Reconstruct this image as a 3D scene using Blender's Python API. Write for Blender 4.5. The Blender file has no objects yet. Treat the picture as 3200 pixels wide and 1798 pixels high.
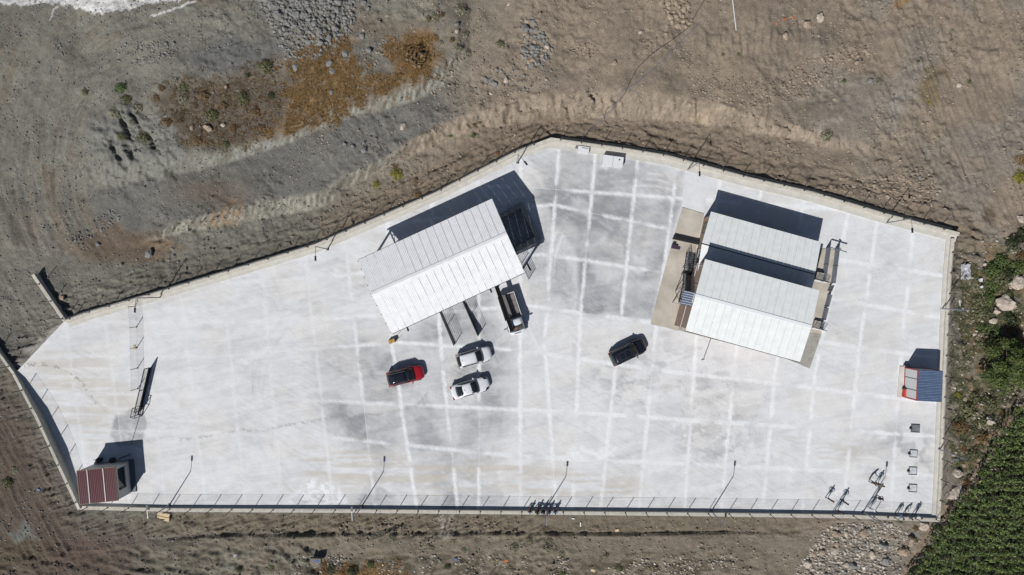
import bpy, bmesh, math, random
import numpy as np
from mathutils import Vector, Matrix, Quaternion
random.seed(7); rng = np.random.RandomState(11)
S = bpy.context.scene
COL = S.collection
# ------------------------------------------------------------------ camera, sky, sun
CH = 82.0; F = 2165.0; CX, CY = 1600.0, 899.0
cd = bpy.data.cameras.new('camera'); cam = bpy.data.objects.new('camera', cd); COL.objects.link(cam)
cam.location = (0, 0, CH); cam.rotation_euler = (0, 0, 0)
cd.sensor_width = 36; cd.lens = 36*F/3200; cd.clip_end = 3000; cd.clip_start = 1
S.camera = cam
SUN_EL = 46.0; SDX, SDY = 0.53, 0.848
w = bpy.data.worlds.new('World'); S.world = w; w.use_nodes = True
nt = w.node_tree; nt.nodes.clear()
sky = nt.nodes.new('ShaderNodeTexSky'); sky.sky_type = 'NISHITA'; sky.sun_disc = False
sky.sun_elevation = math.radians(SUN_EL); sky.sun_rotation = math.atan2(-SDX, -SDY) % (2*math.pi)
sky.altitude = 300
bg = nt.nodes.new('ShaderNodeBackground'); bg.inputs[1].default_value = 0.05
wo = nt.nodes.new('ShaderNodeOutputWorld')
nt.links.new(sky.outputs[0], bg.inputs[0]); nt.links.new(bg.outputs[0], wo.inputs[0])
sd = bpy.data.lights.new('sun', 'SUN'); sd.energy = 5.0; sd.angle = math.radians(0.5); sd.color = (1.0, 0.975, 0.94)
sun = bpy.data.objects.new('sun', sd); COL.objects.link(sun)
ce, se = math.cos(math.radians(SUN_EL)), math.sin(math.radians(SUN_EL))
sun.rotation_euler = Vector((SDX*ce, SDY*ce, -se)).to_track_quat('-Z', 'Y').to_euler()
sun.location = (-30, -50, 60)
S.view_settings.view_transform = 'Standard'; S.view_settings.look = 'None'
S.view_settings.gamma = 1.0; S.view_settings.use_curve_mapping = False
S.view_settings.exposure = 0.07
# ------------------------------------------------------------------ measuring helpers
def P(px, py, z=0.0):
    k = (CH-z)/F
    return Vector(((px-CX)*k, -(py-CY)*k, z))
# ------------------------------------------------------------------ numpy noise
def vnoise(x, y, seed=0):
    xi = np.floor(x).astype(np.int64); yi = np.floor(y).astype(np.int64)
    xf = x-xi; yf = y-yi
    def h(a, b):
        n = (a*374761393 + b*668265263 + seed*974634777) & 0xffffffff
        n = ((n ^ (n >> 13))*1274126177) & 0xffffffff
        n = (n ^ (n >> 16)) & 0xffffffff
        return (n & 0xffffff)/float(0xffffff)
    u = xf*xf*xf*(xf*(xf*6-15)+10); v = yf*yf*yf*(yf*(yf*6-15)+10)
    a = h(xi, yi); b = h(xi+1, yi); c = h(xi, yi+1); d = h(xi+1, yi+1)
    return (a*(1-u)+b*u)*(1-v) + (c*(1-u)+d*u)*v
def fbm(x, y, octv=4, seed=0, gain=.5):
    s = 0; a = 1; t = 0
    for i in range(octv):
        s = s + a*vnoise(x+i*17.3, y-i*9.1, seed+i); t += a; a *= gain
        x, y = (x*.8-y*.6)*2.03, (x*.6+y*.8)*2.03
    return s/t
def sst(a, b, x):
    t = np.clip((x-a)/(b-a), 0, 1); return t*t*(3-2*t)
def pdist(U, V, poly, closed=True):
    d = np.full(U.shape, 1e9); ins = np.zeros(U.shape, bool); n = len(poly)
    for i in range(n if closed else n-1):
        x0, y0 = poly[i]; x1, y1 = poly[(i+1) % n]
        dx, dy = x1-x0, y1-y0; L = dx*dx+dy*dy+1e-9
        t = np.clip(((U-x0)*dx+(V-y0)*dy)/L, 0, 1)
        d = np.minimum(d, np.hypot(U-x0-t*dx, V-y0-t*dy))
        if closed and y0 != y1:
            c = ((y0 > V) != (y1 > V)) & (U < dx*(V-y0)/(y1-y0)+x0)
            ins ^= c
    return np.where(ins, -d, d) if closed else d
def rot(U, V, deg):
    a = math.radians(deg); return U*math.cos(a)+V*math.sin(a), -U*math.sin(a)+V*math.cos(a)
def itp(x, pts):
    p = np.array(pts, float); return np.interp(x, p[:, 0], p[:, 1])
# ------------------------------------------------------------------ materials
MATS = {}
def mat(name, col, rough=.6, metal=0., var=.12, scale=6., bump=0., spec=.5, coat=0., attr=None, fine=None, det=6):
    if name in MATS: return MATS[name]
    m = bpy.data.materials.new(name); m.use_nodes = True; t = m.node_tree; N = t.nodes; L = t.links
    b = N['Principled BSDF']
    b.inputs['Roughness'].default_value = rough; b.inputs['Metallic'].default_value = metal
    b.inputs['Specular IOR Level'].default_value = spec; b.inputs['Coat Weight'].default_value = coat
    tc = N.new('ShaderNodeTexCoord'); no = N.new('ShaderNodeTexNoise')
    no.inputs['Scale'].default_value = scale; no.inputs['Detail'].default_value = det
    L.new(tc.outputs['Object'], no.inputs['Vector'])
    mr = N.new('ShaderNodeMapRange'); mr.inputs[1].default_value = .3; mr.inputs[2].default_value = .7
    mr.inputs[3].default_value = 1-var; mr.inputs[4].default_value = 1+var
    L.new(no.outputs['Fac'], mr.inputs[0])
    mx = N.new('ShaderNodeMix'); mx.data_type = 'RGBA'; mx.blend_type = 'MULTIPLY'; mx.inputs[0].default_value = 1
    if attr:
        a = N.new('ShaderNodeAttribute'); a.attribute_name = attr; L.new(a.outputs['Color'], mx.inputs[6])
    else: mx.inputs[6].default_value = (*col, 1)
    L.new(mr.outputs[0], mx.inputs[7]); out = mx.outputs[2]
    if fine:
        n2 = N.new('ShaderNodeTexNoise'); n2.inputs['Scale'].default_value = fine[0]; n2.inputs['Detail'].default_value = 3
        L.new(tc.outputs['Object'], n2.inputs['Vector'])
        m2 = N.new('ShaderNodeMapRange'); m2.inputs[1].default_value = .3; m2.inputs[2].default_value = .7
        m2.inputs[3].default_value = 1-fine[1]; m2.inputs[4].default_value = 1+fine[1]; L.new(n2.outputs['Fac'], m2.inputs[0])
        x2 = N.new('ShaderNodeMix'); x2.data_type = 'RGBA'; x2.blend_type = 'MULTIPLY'; x2.inputs[0].default_value = 1
        L.new(out, x2.inputs[6]); L.new(m2.outputs[0], x2.inputs[7]); out = x2.outputs[2]
    L.new(out, b.inputs['Base Color'])
    if bump:
        bn = N.new('ShaderNodeBump'); bn.inputs['Strength'].default_value = min(1, bump*8); bn.inputs['Distance'].default_value = bump
        n3 = N.new('ShaderNodeTexNoise'); n3.inputs['Scale'].default_value = (fine[0] if fine else scale*2); n3.inputs['Detail'].default_value = 5
        L.new(tc.outputs['Object'], n3.inputs['Vector']); L.new(n3.outputs['Fac'], bn.inputs['Height']); L.new(bn.outputs[0], b.inputs['Normal'])
    MATS[name] = m; return m
def leafmat(name, c1, c2, c3=None):
    if name in MATS: return MATS[name]
    m = bpy.data.materials.new(name); m.use_nodes = True; N = m.node_tree.nodes; L = m.node_tree.links
    b = N['Principled BSDF']; b.inputs['Roughness'].default_value = .6; b.inputs['Specular IOR Level'].default_value = .25
    g = N.new('ShaderNodeNewGeometry'); r = N.new('ShaderNodeValToRGB')
    r.color_ramp.elements[0].color = (*c1, 1); r.color_ramp.elements[1].color = (*c2, 1)
    if c3:
        e = r.color_ramp.elements.new(.92); e.color = (*c2, 1); r.color_ramp.elements[-1].color = (*c3, 1)
    L.new(g.outputs['Random Per Island'], r.inputs[0]); L.new(r.outputs[0], b.inputs['Base Color'])
    MATS[name] = m; return m
M_GROUND = mat('soil', (1, 1, 1), .95, var=.16, scale=1.6, bump=.10, spec=.1, attr='Col', fine=(7., .22), det=8)
M_SLAB = mat('concrete_slab', (1, 1, 1), .85, var=.05, scale=.9, bump=.0, spec=.2, attr='Col', fine=(5., .045), det=10)
M_MORTAR = mat('joint_mortar', (.56, .565, .57), .9, var=.1, scale=3)
M_WALL = mat('wall_concrete', (.43, .405, .355), .9, var=.14, scale=2.2, bump=.01, spec=.2, fine=(12, .1))
M_APRON = mat('apron_concrete', (.44, .425, .39), .9, var=.10, scale=1.4, bump=.006, spec=.2, fine=(12, .06))
M_BEIGE = mat('beige_screed', (.365, .335, .288), .9, var=.20, scale=.55, bump=.006, spec=.2, fine=(10, .07))
M_WET = mat('raw_concrete', (.27, .26, .235), .9, var=.14, scale=1.6, bump=.008, spec=.2, fine=(10, .1))
M_DARK = mat('dark_steel', (.022, .023, .026), .5, .3, var=.2)
M_BLACK = mat('black_paint', (.012, .012, .014), .45, var=.2)
M_GALV = mat('galvanised_steel', (.22, .24, .27), .45, .6, var=.1)
M_LIGHTMETAL = mat('painted_grey_steel', (.38, .40, .43), .45, .2, var=.1)
M_WIRE = mat('fence_wire', (.09, .10, .10), .6, .3, var=.1)
M_ROOFW = mat('white_roof_sheet', (.62, .625, .64), .55, var=.06, scale=1.5, spec=.3, fine=(9, .02))
M_ROOFB = mat('pale_roof_sheet', (.60, .62, .615), .6, var=.06, scale=1.5, spec=.3, fine=(9, .02))
M_RIDGE = mat('ridge_cap', (.60, .62, .64), .5, var=.04)
M_MAROON = mat('maroon_roof_sheet', (.070, .012, .018), .35, var=.15, scale=3)
M_BLUE = mat('blue_roof_sheet', (.095, .135, .220), .4, var=.15, scale=3)
M_WHITE = mat('white_paint', (.55, .56, .57), .5, var=.04)
M_CREAM = mat('white_panel', (.42, .42, .41), .6, var=.05)
M_RED = mat('red_frame', (.30, .03, .035), .5, var=.12)
M_BRIGHTRED = mat('bright_red_paint', (.55, .03, .025), .45, var=.08)
M_PINK = mat('brown_wall_panel', (.27, .185, .145), .7, var=.08, scale=2, fine=(12, .05))
M_GLASS = mat('dark_glass', (.012, .017, .02), .08, var=.05, spec=.6)
M_YEL = mat('yellow_paint', (.34, .19, .03), .5, var=.3, scale=9)
M_WOOD = mat('plywood', (.46, .35, .22), .8, var=.15, scale=5)
M_RUBBER = mat('tyre_rubber', (.02, .02, .02), .9, var=.1)
M_RIM = mat('wheel_rim', (.25, .25, .26), .35, .7)
M_LAMP = mat('lamp_lens', (.5, .5, .5), .3)
M_TAIL = mat('tail_lens', (.25, .01, .01), .3)
# ------------------------------------------------------------------ object helpers
def mesh_obj(name, verts, faces, mats, parent=None, mi=None, smooth=False, col=None):
    me = bpy.data.meshes.new(name); me.from_pydata([tuple(v) for v in verts], [], faces)
    for m in (mats if isinstance(mats, (list, tuple)) else [mats]): me.materials.append(m)
    if mi is not None: me.polygons.foreach_set('material_index', np.array(mi, np.int32))
    if smooth: me.polygons.foreach_set('use_smooth', np.ones(len(me.polygons), bool))
    if col is not None:
        a = me.color_attributes.new('Col', 'FLOAT_COLOR', 'POINT')
        c = np.ones((len(verts), 4), np.float32); c[:, :3] = col; a.data.foreach_set('color', c.ravel())
    me.update()
    o = bpy.data.objects.new(name, me); COL.objects.link(o)
    if parent is not None:
        o.parent = parent
        o.location = -Vector(parent.get('_b', (0, 0, 0))) if parent.type == 'EMPTY' else (0, 0, 0)
    return o
def tag(o, label=None, cat=None, group=None, kind=None):
    if label: o['label'] = label
    if cat: o['category'] = cat
    if group: o['group'] = group
    if kind: o['kind'] = kind
    return o
def thing(name, label, cat, loc=(0, 0, 0), group=None, rz=0, world=True):
    o = bpy.data.objects.new(name, None); COL.objects.link(o); o.location = loc; o.rotation_euler = (0, 0, rz)
    o.empty_display_size = .3
    o['_b'] = tuple(loc) if world else (0., 0., 0.)
    return tag(o, label, cat, group)
THINGS = []
class MB:
    def __init__(s): s.v = []; s.f = []; s.m = []
    def add(s, vs, fs, mi=0):
        n = len(s.v); s.v += [Vector(v) for v in vs]; s.f += [tuple(i+n for i in f) for f in fs]; s.m += [mi]*len(fs); return s
    def hexa(s, b, t, mi=0):   # bottom 4, top 4
        return s.add(list(b)+list(t), [(3, 2, 1, 0), (4, 5, 6, 7), (0, 1, 5, 4), (1, 2, 6, 5), (2, 3, 7, 6), (3, 0, 4, 7)], mi)
    def box(s, c, d, rz=0, mi=0):
        R = Matrix.Rotation(rz, 3, 'Z'); x, y, z = d[0]/2, d[1]/2, d[2]/2; c = Vector(c)
        q = [(-x, -y), (x, -y), (x, y), (-x, y)]
        return s.hexa([c+R @ Vector((a, b, -z)) for a, b in q], [c+R @ Vector((a, b, z)) for a, b in q], mi)
    def prism(s, poly, z0, z1, mi=0):
        n = len(poly); b = [Vector((p[0], p[1], z0)) for p in poly]; t = [Vector((p[0], p[1], z1)) for p in poly]
        fs = [tuple(range(n))[::-1], tuple(range(n, 2*n))]+[(i, (i+1) % n, n+(i+1) % n, n+i) for i in range(n)]
        return s.add(b+t, fs, mi)
    def bar(s, a, b, w, h=None, mi=0):
        a = Vector(a); b = Vector(b); d = (b-a); L = d.length
        if L < 1e-6: return s
        d.normalize(); h = h or w
        up = Vector((0, 0, 1)) if abs(d.z) < .98 else Vector((0, 1, 0))
        x = d.cross(up).normalized(); y = x.cross(d).normalized()
        o = [(-w/2, -h/2), (w/2, -h/2), (w/2, h/2), (-w/2, h/2)]
        return s.hexa([a+x*p+y*q for p, q in o], [b+x*p+y*q for p, q in o], mi)
    def tube(s, pts, r, n=6, mi=0):
        pts = [Vector(p) for p in pts]; rs = r if isinstance(r, (list, tuple)) else [r]*len(pts); base = len(s.v)
        for i, p in enumerate(pts):
            d = (pts[min(i+1, len(pts)-1)]-pts[max(i-1, 0)]).normalized()
            up = Vector((0, 0, 1)) if abs(d.z) < .95 else Vector((0, 1, 0))
            x = d.cross(up).normalized(); y = x.cross(d)
            for k in range(n):
                a = 2*math.pi*k/n; s.v.append(p+(x*math.cos(a)+y*math.sin(a))*rs[i])
        for i in range(len(pts)-1):
            for k in range(n):
                a = base+i*n+k; b = base+i*n+(k+1) % n; s.f.append((a, b, b+n, a+n)); s.m.append(mi)
        s.f.append(tuple(base+k for k in range(n))[::-1]); s.m.append(mi)
        s.f.append(tuple(base+(len(pts)-1)*n+k for k in range(n))); s.m.append(mi)
        return s
    def build(s, name, mats, parent=None, smooth=False):
        return mesh_obj(name, s.v, s.f, mats, parent, s.m, smooth)
def lerp(a, b, t): return a+(b-a)*t
def offset_line(pts, d):
    # pts: list of Vector (xy); returns the points offset to the left of travel by d
    out = []
    for i, p in enumerate(pts):
        n = Vector((0, 0))
        for j in (i-1, i):
            if 0 <= j < len(pts)-1:
                e = (pts[j+1]-pts[j]).to_2d().normalized(); n += Vector((-e.y, e.x))
        n.normalize(); k = 1.0
        if 0 < i < len(pts)-1:
            e = (pts[i+1]-pts[i]).to_2d().normalized(); k = 1/max(.5, n.dot(Vector((-e.y, e.x))))
        out.append(Vector((p.x+n.x*d*k, p.y+n.y*d*k, p.z)))
    return out
def copy_tree(o, parent=None):
    c = o.copy(); COL.objects.link(c); c.parent = parent
    for ch in list(o.children): copy_tree(ch, c)
    return c
# ------------------------------------------------------------------ terrain
TOE_A = [(-400, 1000), (300, 800), (494, 746), (743, 698), (1000, 652), (1070, 594), (1215, 523), (1361, 457), (1485, 411), (1651, 386), (1901, 374), (2067, 374), (2250, 395), (2380, 420), (2504, 440), (2800, 520), (3600, 900)]
TOP_A = [(-400, 970), (300, 780), (494, 733), (523, 702), (760, 641), (1000, 598), (1070, 553), (1215, 488), (1361, 393), (1485, 350), (1651, 291), (1901, 283), (2067, 291), (2250, 316), (2380, 366), (2504, 390), (2800, 470), (3600, 860)]
H_A = [(-400, 0), (440, 0), (510, .9), (760, 1.3), (1300, 1.6), (1600, 2.2), (2100, 2.3), (2400, 1.3), (2650, .4), (2900, 0)]
TOE_B = [(-400, 700), (250, 600), (353, 582), (685, 519), (914, 440), (1068, 374), (1174, 349), (1298, 320), (1402, 249), (1444, 199), (1600, 100), (3600, 100)]
TOP_B = [(-400, 640), (250, 540), (290, 505), (673, 469), (852, 415), (1038, 340), (1174, 297), (1298, 251), (1369, 208), (1402, 172), (1600, 60), (3600, 60)]
H_B = [(-400, 0), (240, 0), (330, 1.0), (700, 1.3), (1350, 1.5), (1430, .9), (1470, 0)]
YARD = [(205, 1000), (461, 930), (712, 856), (985, 773), (1080, 735), (1361, 612), (1485, 548), (1618, 481), (1722, 442), (1947, 473), (2084, 496), (2338, 564), (2545, 612), (2753, 674), (2975, 733), (2965, 849), (2955, 1015), (2947, 1198), (2936, 1489), (2929, 1618), (2645, 1610), (2140, 1604), (1070, 1594), (530, 1588), (256, 1580), (175, 1420), (120, 1300), (62, 1190), (46, 1168)]
def bank(U, V, toe, top, hh):
    yt = itp(U, toe); yp = itp(U, top)
    return itp(U, hh), np.clip((yt-V)/np.maximum(yt-yp, 4), 0, 1), yt-V
def h_coarse(U, V):
    a, ta, da = bank(U, V, TOE_A, TOP_A, H_A); b, tb, db = bank(U, V, TOE_B, TOP_B, H_B)
    h = a*sst(0, 1, ta) + b*sst(0, 1, tb)
    h = h + np.clip(da, 0, 900)*.0011 + np.clip(db, 0, 900)*.0006
    ys = itp(U, [(-400, 1700), (480, 1692), (700, 1674), (1500, 1668), (2000, 1670), (2260, 1665), (2420, 1668), (3600, 1668)])
    hs = itp(U, [(-400, 0), (400, 0), (560, .24), (2260, .34), (2420, .1), (2600, 0)])
    h = h + hs*sst(-4, 5, V-ys) - np.clip(V-ys-20, 0, 400)*.004*(hs+.1)
    h = h - .35 + .0*U
    # low gully on the left slope
    gw = (fbm(U/14, V/14, 3, 15)-.5)*22; gw2 = (fbm(U/14+5, V/14, 3, 16)-.5)*22
    g = pdist(U+gw, V+gw2, [(378, 345), (390, 385), (402, 425), (430, 465)], False)
    h = h - 1.1*np.exp(-(g/7.)**2)+.5*np.exp(-(g/22.)**2)
    g = pdist(U+gw, V+gw2, [(410, 350), (440, 400), (470, 440), (505, 485)], False); h = h - .4*np.exp(-(g/5.)**2)+.25*np.exp(-(g/18.)**2)
    er = np.exp(-((U-420)/150.)**4-((V-470)/120.)**4); h = h + er*((.2-np.abs(fbm(rot(U, V, -25)[0]/34+gw/60, rot(U, V, -25)[1]/75, 4, 17)-.5))*1.9 + (fbm(U/22, V/22, 3, 18)-.5)*.7)
    g = pdist(U, V, [(108, 860), (204, 1000)], False)
    return h
def h_full(U, V):
    h = h_coarse(U, V)
    wx = fbm(U/90, V/90, 3, 5)*60; wy = fbm(U/90+7, V/90, 3, 6)*60
    amp = np.ones_like(U)
    yd = pdist(U, V, YARD)
    near = sst(0, 60, yd)
    a, ta, da = bank(U, V, TOE_A, TOP_A, H_A); b, tb, db = bank(U, V, TOE_B, TOP_B, H_B)
    # rills on cut faces: stripes running down the bank
    fa = np.sin(ta*math.pi)*np.clip(a, 0, 1); fb = np.sin(tb*math.pi)*np.clip(b, 0, 1)
    def rill(ang, sc, seed):
        r1, r2 = rot(U, V, ang); n = fbm(r1/sc+.3*fbm(U/30, V/30, 2, seed), r2/(sc*6), 3, seed); return np.abs(n-.5)*2
    R = rill(35, 13, 21)
    fz = fbm(U/34, V/34, 3, 23)
    r1, r2 = rot(U, V, 24); sw = np.mod(r1/17.+1.5*fz, 1.)**1.3; left = 1-sst(1150, 1400, U)
    h = h + (.62*sw-.25+(R-.2)*.5)*fa*left + (fbm(U/14, V/24, 4, 24)-.5)*1.5*fa*(1-left)+(.18-np.abs(fbm((U+wx*.4)/34, (V+wy*.4)/40, 4, 25)-.5))*1.4*fa*(1-left)
    r1, r2 = rot(U, V, 20); sw = np.mod(r1/17.+1.6*fz, 1.); h = h + (.46*sw-.2+(R-.2)*.5)*fb*(.5+.5*sst(850, 1000, U))
    r1, r2 = rot(U, V, -62); h = h + .30*np.mod(r1/13.+fz, 1.)*np.exp(-((U-1405)/50.)**2-((V-215)/38.)**2)
    # blotchy erosion on the right part of face A
    h = h + (fbm((U+wx)/40, (V+wy)/40, 4, 31)-.5)*1.1*fa*sst(1300, 1600, U)
    # general lumps
    h = h + (fbm((U+wx)/160, (V+wy)/160, 4, 1)-.5)*1.3*near*sst(-20, 200, yd)
    rg = .12+.88*sst(.46, .62, fbm((U+wx)/190, (V+wy)/150, 3, 12))*sst(300, 480, U)
    h = h + (fbm((U+wx*.4)/26, (V+wy*.4)/26, 4, 2)-.5)*.46*near*rg
    h = h + (fbm(U/8, V/8, 3, 3)-.5)*(.06+.12*rg) + np.maximum(fbm(U/11, V/11, 2, 4)-.66, 0)*.8*near*rg
    # lumpy, rutted service track round the yard (above the walls) and below
    tr = sst(2, 14, yd)*(1-sst(70, 120, yd))
    for ang, m in ((-17, (U < 1000)), (-25, (U >= 1000) & (U < 1722)), (14, (U >= 1722) & (V < 900)), (1, (V > 1560))):
        r1, r2 = rot(U, V, ang)
        n = fbm(r1/90, r2/7., 3, 41); l = fbm(r1/34, r2/15, 3, 42)
        l2 = np.abs(fbm((r1+wx*.3)/30, (r2+wy*.25)/11, 3, 43)-.5)
        h = h + (.20 if ang == 1 else .72)*m*tr*((np.abs(n-.5)-.12)*.75 + (l-.5)*.8 + (.12-l2)*.9)
    # tyre ruts on the big left slope and the dirt road
    th = np.arctan2(V-520, U-560)*460; rr = np.hypot(U-560, (V-520)*.92); m = sst(290, 330, rr+.2*wx)*(U < 760)*(V < 780)*near
    h = h + m*((np.abs(fbm(th/230, rr/7., 2, 51)-.5)-.12)*.22+(fbm((th+wx)/120, (rr+wy*.4)/20., 3, 52)-.5)*.28)*(1-.6*sst(350, 620, U))
    r1, r2 = rot(U, V, 56); m = (1-sst(0, 90, np.abs((V-1000)-(U-100)*1.45)))*(U < 330)
    h = h + m*(np.abs(fbm(r1/200, r2/7., 3, 52)-.5)-.12)*.5
    r1, r2 = rot(U, V, 62); m = (1-sst(200, 300, U))*(V > 1180)
    h = h + m*(np.abs(fbm(r1/200, r2/8., 3, 53)-.5)-.12)*.5
    m = sst(1690, 1720, V)*(U < 1000)
    h = h + m*((.14-np.abs(fbm((U+V*.8+wx*.4)/90, (V-U*.25)/34., 4, 54)-.5))*1.5+(fbm(U/20, V/14, 3, 59)-.5)*.35)
    r1, r2 = rot(U, V, 68); m = sst(2600, 2800, U)*(V < 700)
    h = h + m*(np.abs(fbm(r1/200, r2/14., 3, 55)-.5)-.12)*.36
    # scar and ledges in the upper right
    m = np.exp(-((U-2330)/260.)**2-((V-120)/70.)**2)
    h = h + m*(np.abs(fbm(U/22, V/60, 4, 56)-.5))*1.0
    m = sst(1700, 1730, V)*sst(950, 1050, U)*(1-sst(2350, 2500, U)); h = h + m*((.12-np.abs(fbm(U/60, V/26., 4, 60)-.5))*.8)
    # rock-bed right strip
    m = sst(2960, 2990, U)*sst(740, 780, V); h = h + m*((fbm(U/30, V/30, 4, 57)-.5)*.9)
    # ragged lip along the track south of the yard
    m = np.exp(-((V-1660)/14.)**2)*(U > 480)*(U < 2300); h = h + m*(fbm(U/22, V/8, 3, 58)-.55)*.22
    # ground falls away beneath the slabs and walls
    h = np.where(yd < 0, np.minimum(h, -.3-.3*sst(0, 20, -yd)), h)
    near_w = 1-sst(0, 40, yd)
    h = h*(1-near_w)+near_w*np.minimum(h, -.12)
    return h
def axis(a, b, st, far):
    c = list(np.arange(a, b+st, st)); s = st
    lo = []; x = a
    while x > -far: s *= 1.5; x -= s; lo.append(x)
    s = st; hi = []; x = c[-1]
    while x < far: s *= 1.5; x += s; hi.append(x)
    return np.array(lo[::-1]+c+hi)
GX = axis(-65, 65, .145, 900); GY = axis(-37, 37, .145, 900)
X, Y = np.meshgrid(GX, GY)
U = CX+X*F/CH; V = CY-Y*F/CH; Z = np.zeros_like(X)
for _ in range(4):
    Z = h_coarse(U, V); Z = np.where((abs(X) > 75) | (abs(Y) > 50), np.clip(Z, -3, 6), Z)
    U = CX+X*F/(CH-Z); V = CY-Y*F/(CH-Z)
Z = h_full(U, V)
Z = np.clip(Z, -4, 9)
def gz(x, y):
    i = int(np.clip(np.searchsorted(GX, x)-1, 0, len(GX)-2)); j = int(np.clip(np.searchsorted(GY, y)-1, 0, len(GY)-2))
    a = (x-GX[i])/(GX[i+1]-GX[i]); b = (y-GY[j])/(GY[j+1]-GY[j])
    return float((Z[j, i]*(1-a)+Z[j, i+1]*a)*(1-b)+(Z[j+1, i]*(1-a)+Z[j+1, i+1]*a)*b)
def G(px, py):      # point on the terrain seen at a photo pixel
    z = 0.
    for _ in range(5): p = P(px, py, z); z = gz(p.x, p.y)
    return Vector((p.x, p.y, z))
# colours
def C(*c): return np.array(c, float)
wU = U+(fbm(U/45, V/45, 4, 61)-.5)*70; wV = V+(fbm(U/45, V/45, 4, 62)-.5)*70
t = sst(950, 1650, wU+.5*(V-300))[..., None]
col = C(.142, .136, .114)*(1-t) + C(.186, .153, .117)*t
def lay(mask, c):
    global col
    m = np.clip(mask, 0, 1)[..., None]; col = col*(1-m)+np.array(c)*m
def pm(poly, soft=20, amt=1.): return amt*(1-sst(-soft, soft, pdist(wU, wV, poly)))
lay(.55*sst(2350, 2700, wU)*sst(.42, .6, fbm(U/160, V/160, 4, 63)), C(.165, .152, .135))
lay(.6*sst(.5, .68, fbm(U/70, V/110, 4, 64)), col*.86)
lay(.5*sst(.55, .7, fbm(U/120+9, V/60, 4, 65)), col*1.16)
th = np.arctan2(V-520, U-560)*460; rr = np.hypot(U-560, (V-520)*.92); m = sst(280, 340, rr)*(U < 800)*(V < 800)
m = m*(.25+.75*sst(.42, .6, fbm(U/120, V/140, 3, 660)))
lay(.5*m*sst(.5, .6, fbm(th/150, rr/8, 3, 66)), C(.168, .158, .134))
lay(.45*m*sst(.55, .66, fbm(th/160, rr/14, 3, 67)), C(.105, .088, .070))
lay(.5*m*sst(.56, .66, fbm(th/260, rr/30, 3, 68)), C(.135, .105, .078))
lay(pm([(560, 170), (700, 110), (860, 150), (900, 200), (800, 240), (720, 235), (600, 200)], 40, .8), C(.088, .090, .090))
lay(pm([(280, 380), (420, 330), (560, 420), (600, 520), (340, 590), (270, 460)], 30, .8), C(.142, .142, .128))
lay(pm([(560, 250), (720, 235), (790, 200), (860, 190), (920, 260), (900, 400), (760, 470), (600, 480), (530, 400), (480, 300)], 30, .8), C(.094, .074, .055))
lay(pm([(1040, 20), (1300, 60), (1400, 200), (1330, 220), (1150, 110), (1020, 100)], 30, .6), C(.125, .1, .075))
# terrace
ta_ = itp(U, TOP_A)-V; tb_ = V-itp(U, TOE_B)
m = sst(-6, 8, ta_)*sst(-6, 8, tb_)*(1-sst(1350, 1500, U))*sst(250, 360, U)
lay(.8*m, C(.112, .111, .103)); lay(.7*m*np.exp(-((U-660)/130.)**2-((V-600)/55.)**2)*1.0, C(.098, .075, .056))
lay(pm([(200, 770), (330, 690), (490, 715), (560, 770), (420, 840), (250, 810)], 30, .85), C(.108, .080, .058))
lay(pm([(940, 150), (1040, 108), (1090, 128), (1112, 200), (1180, 240), (1240, 232), (1212, 150), (1270, 112), (1335, 108), (1374, 185), (1358, 238), (1200, 297), (1110, 337), (1000, 397), (905, 425), (800, 432), (868, 400), (905, 350), (878, 300), (915, 260), (890, 215), (905, 180)], 34, .8)*(.45+.7*sst(.38, .6, fbm(U/30, V/26, 4, 703))), C(.165, .10, .045))
lay(pm([(1230, 130), (1310, 120), (1350, 190), (1310, 250), (1230, 240), (1210, 180)], 18, .7), C(.13, .07, .028))
lay(pm([(1250, 310), (1250, 270), (1100, 260), (1040, 180), (1100, 340)], 30, .4), C(.12, .085, .05))
# cut faces: paler soil, with the banks' sunlit contrast put into the colour
for toe, top, hh, c, lo, hi in ((TOE_B, TOP_B, H_B, C(.205, .203, .178), 230, 1470), (TOE_A, TOP_A, H_A, C(.225, .213, .18), 440, 1250), (TOE_A, TOP_A, H_A, C(.245, .20, .155), 1250, 2750)):
    yt = itp(wU*.15+U*.85, toe); yp = itp(wU*.15+U*.85, top); tt = (yt-(V*.75+wV*.25))/np.maximum(yt-yp, 4)
    groove = np.mod(rot(U, V, 24 if toe is TOE_A else 20)[0]/17.+(1.5 if toe is TOE_A else 1.6)*fbm(U/34, V/34, 3, 23), 1.)**1.3
    m = (1. if toe is TOE_A else (.35+.65*sst(560, 760, U))*(1-.6*sst(.6, .75, tt)))*(1-.55*sst(.8, .97, groove)-.25*(1-sst(.0, .2, groove)))*sst(-.15, .12, tt)*(1-sst(.85, 1.2, tt))*sst(lo-20, lo+60, U)*(1-sst(hi-60, hi+20, U))*np.clip(itp(U, hh)*1.2, 0, 1)
    n = fbm(U/16, V/30, 4, 70)
    lay(m*(.15+.9*sst(.40, .60, n)), c)
lay(pm([(640, 700), (690, 648), (765, 642), (745, 702)], 20, .7)*(.4+.9*sst(.4, .6, fbm(U/14, V/20, 4, 701))), C(.20, .138, .085))
lay(pm([(430, 770), (500, 740), (545, 765), (470, 800)], 14, .6), C(.17, .125, .08))
lay(pm([(2130, 390), (2130, 340), (2230, 320), (2300, 330), (2240, 370), (2180, 395)], 18, .7)*(.3+sst(.4, .6, fbm(U/30, V/14, 4, 702))), C(.29, .235, .17))
lay(pm([(2560, 370), (2620, 345), (2640, 370), (2560, 400)], 10, .5), C(.3, .27, .23))
lay(pm([(2130, 150), (2330, 160), (2340, 205), (2200, 190)], 20, .5), C(.23, .19, .14))
lay(pm([(2880, 290), (2910, 205), (2925, 215), (2895, 330), (2860, 325)], 12, .7), C(.13, .10, .05))
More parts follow.
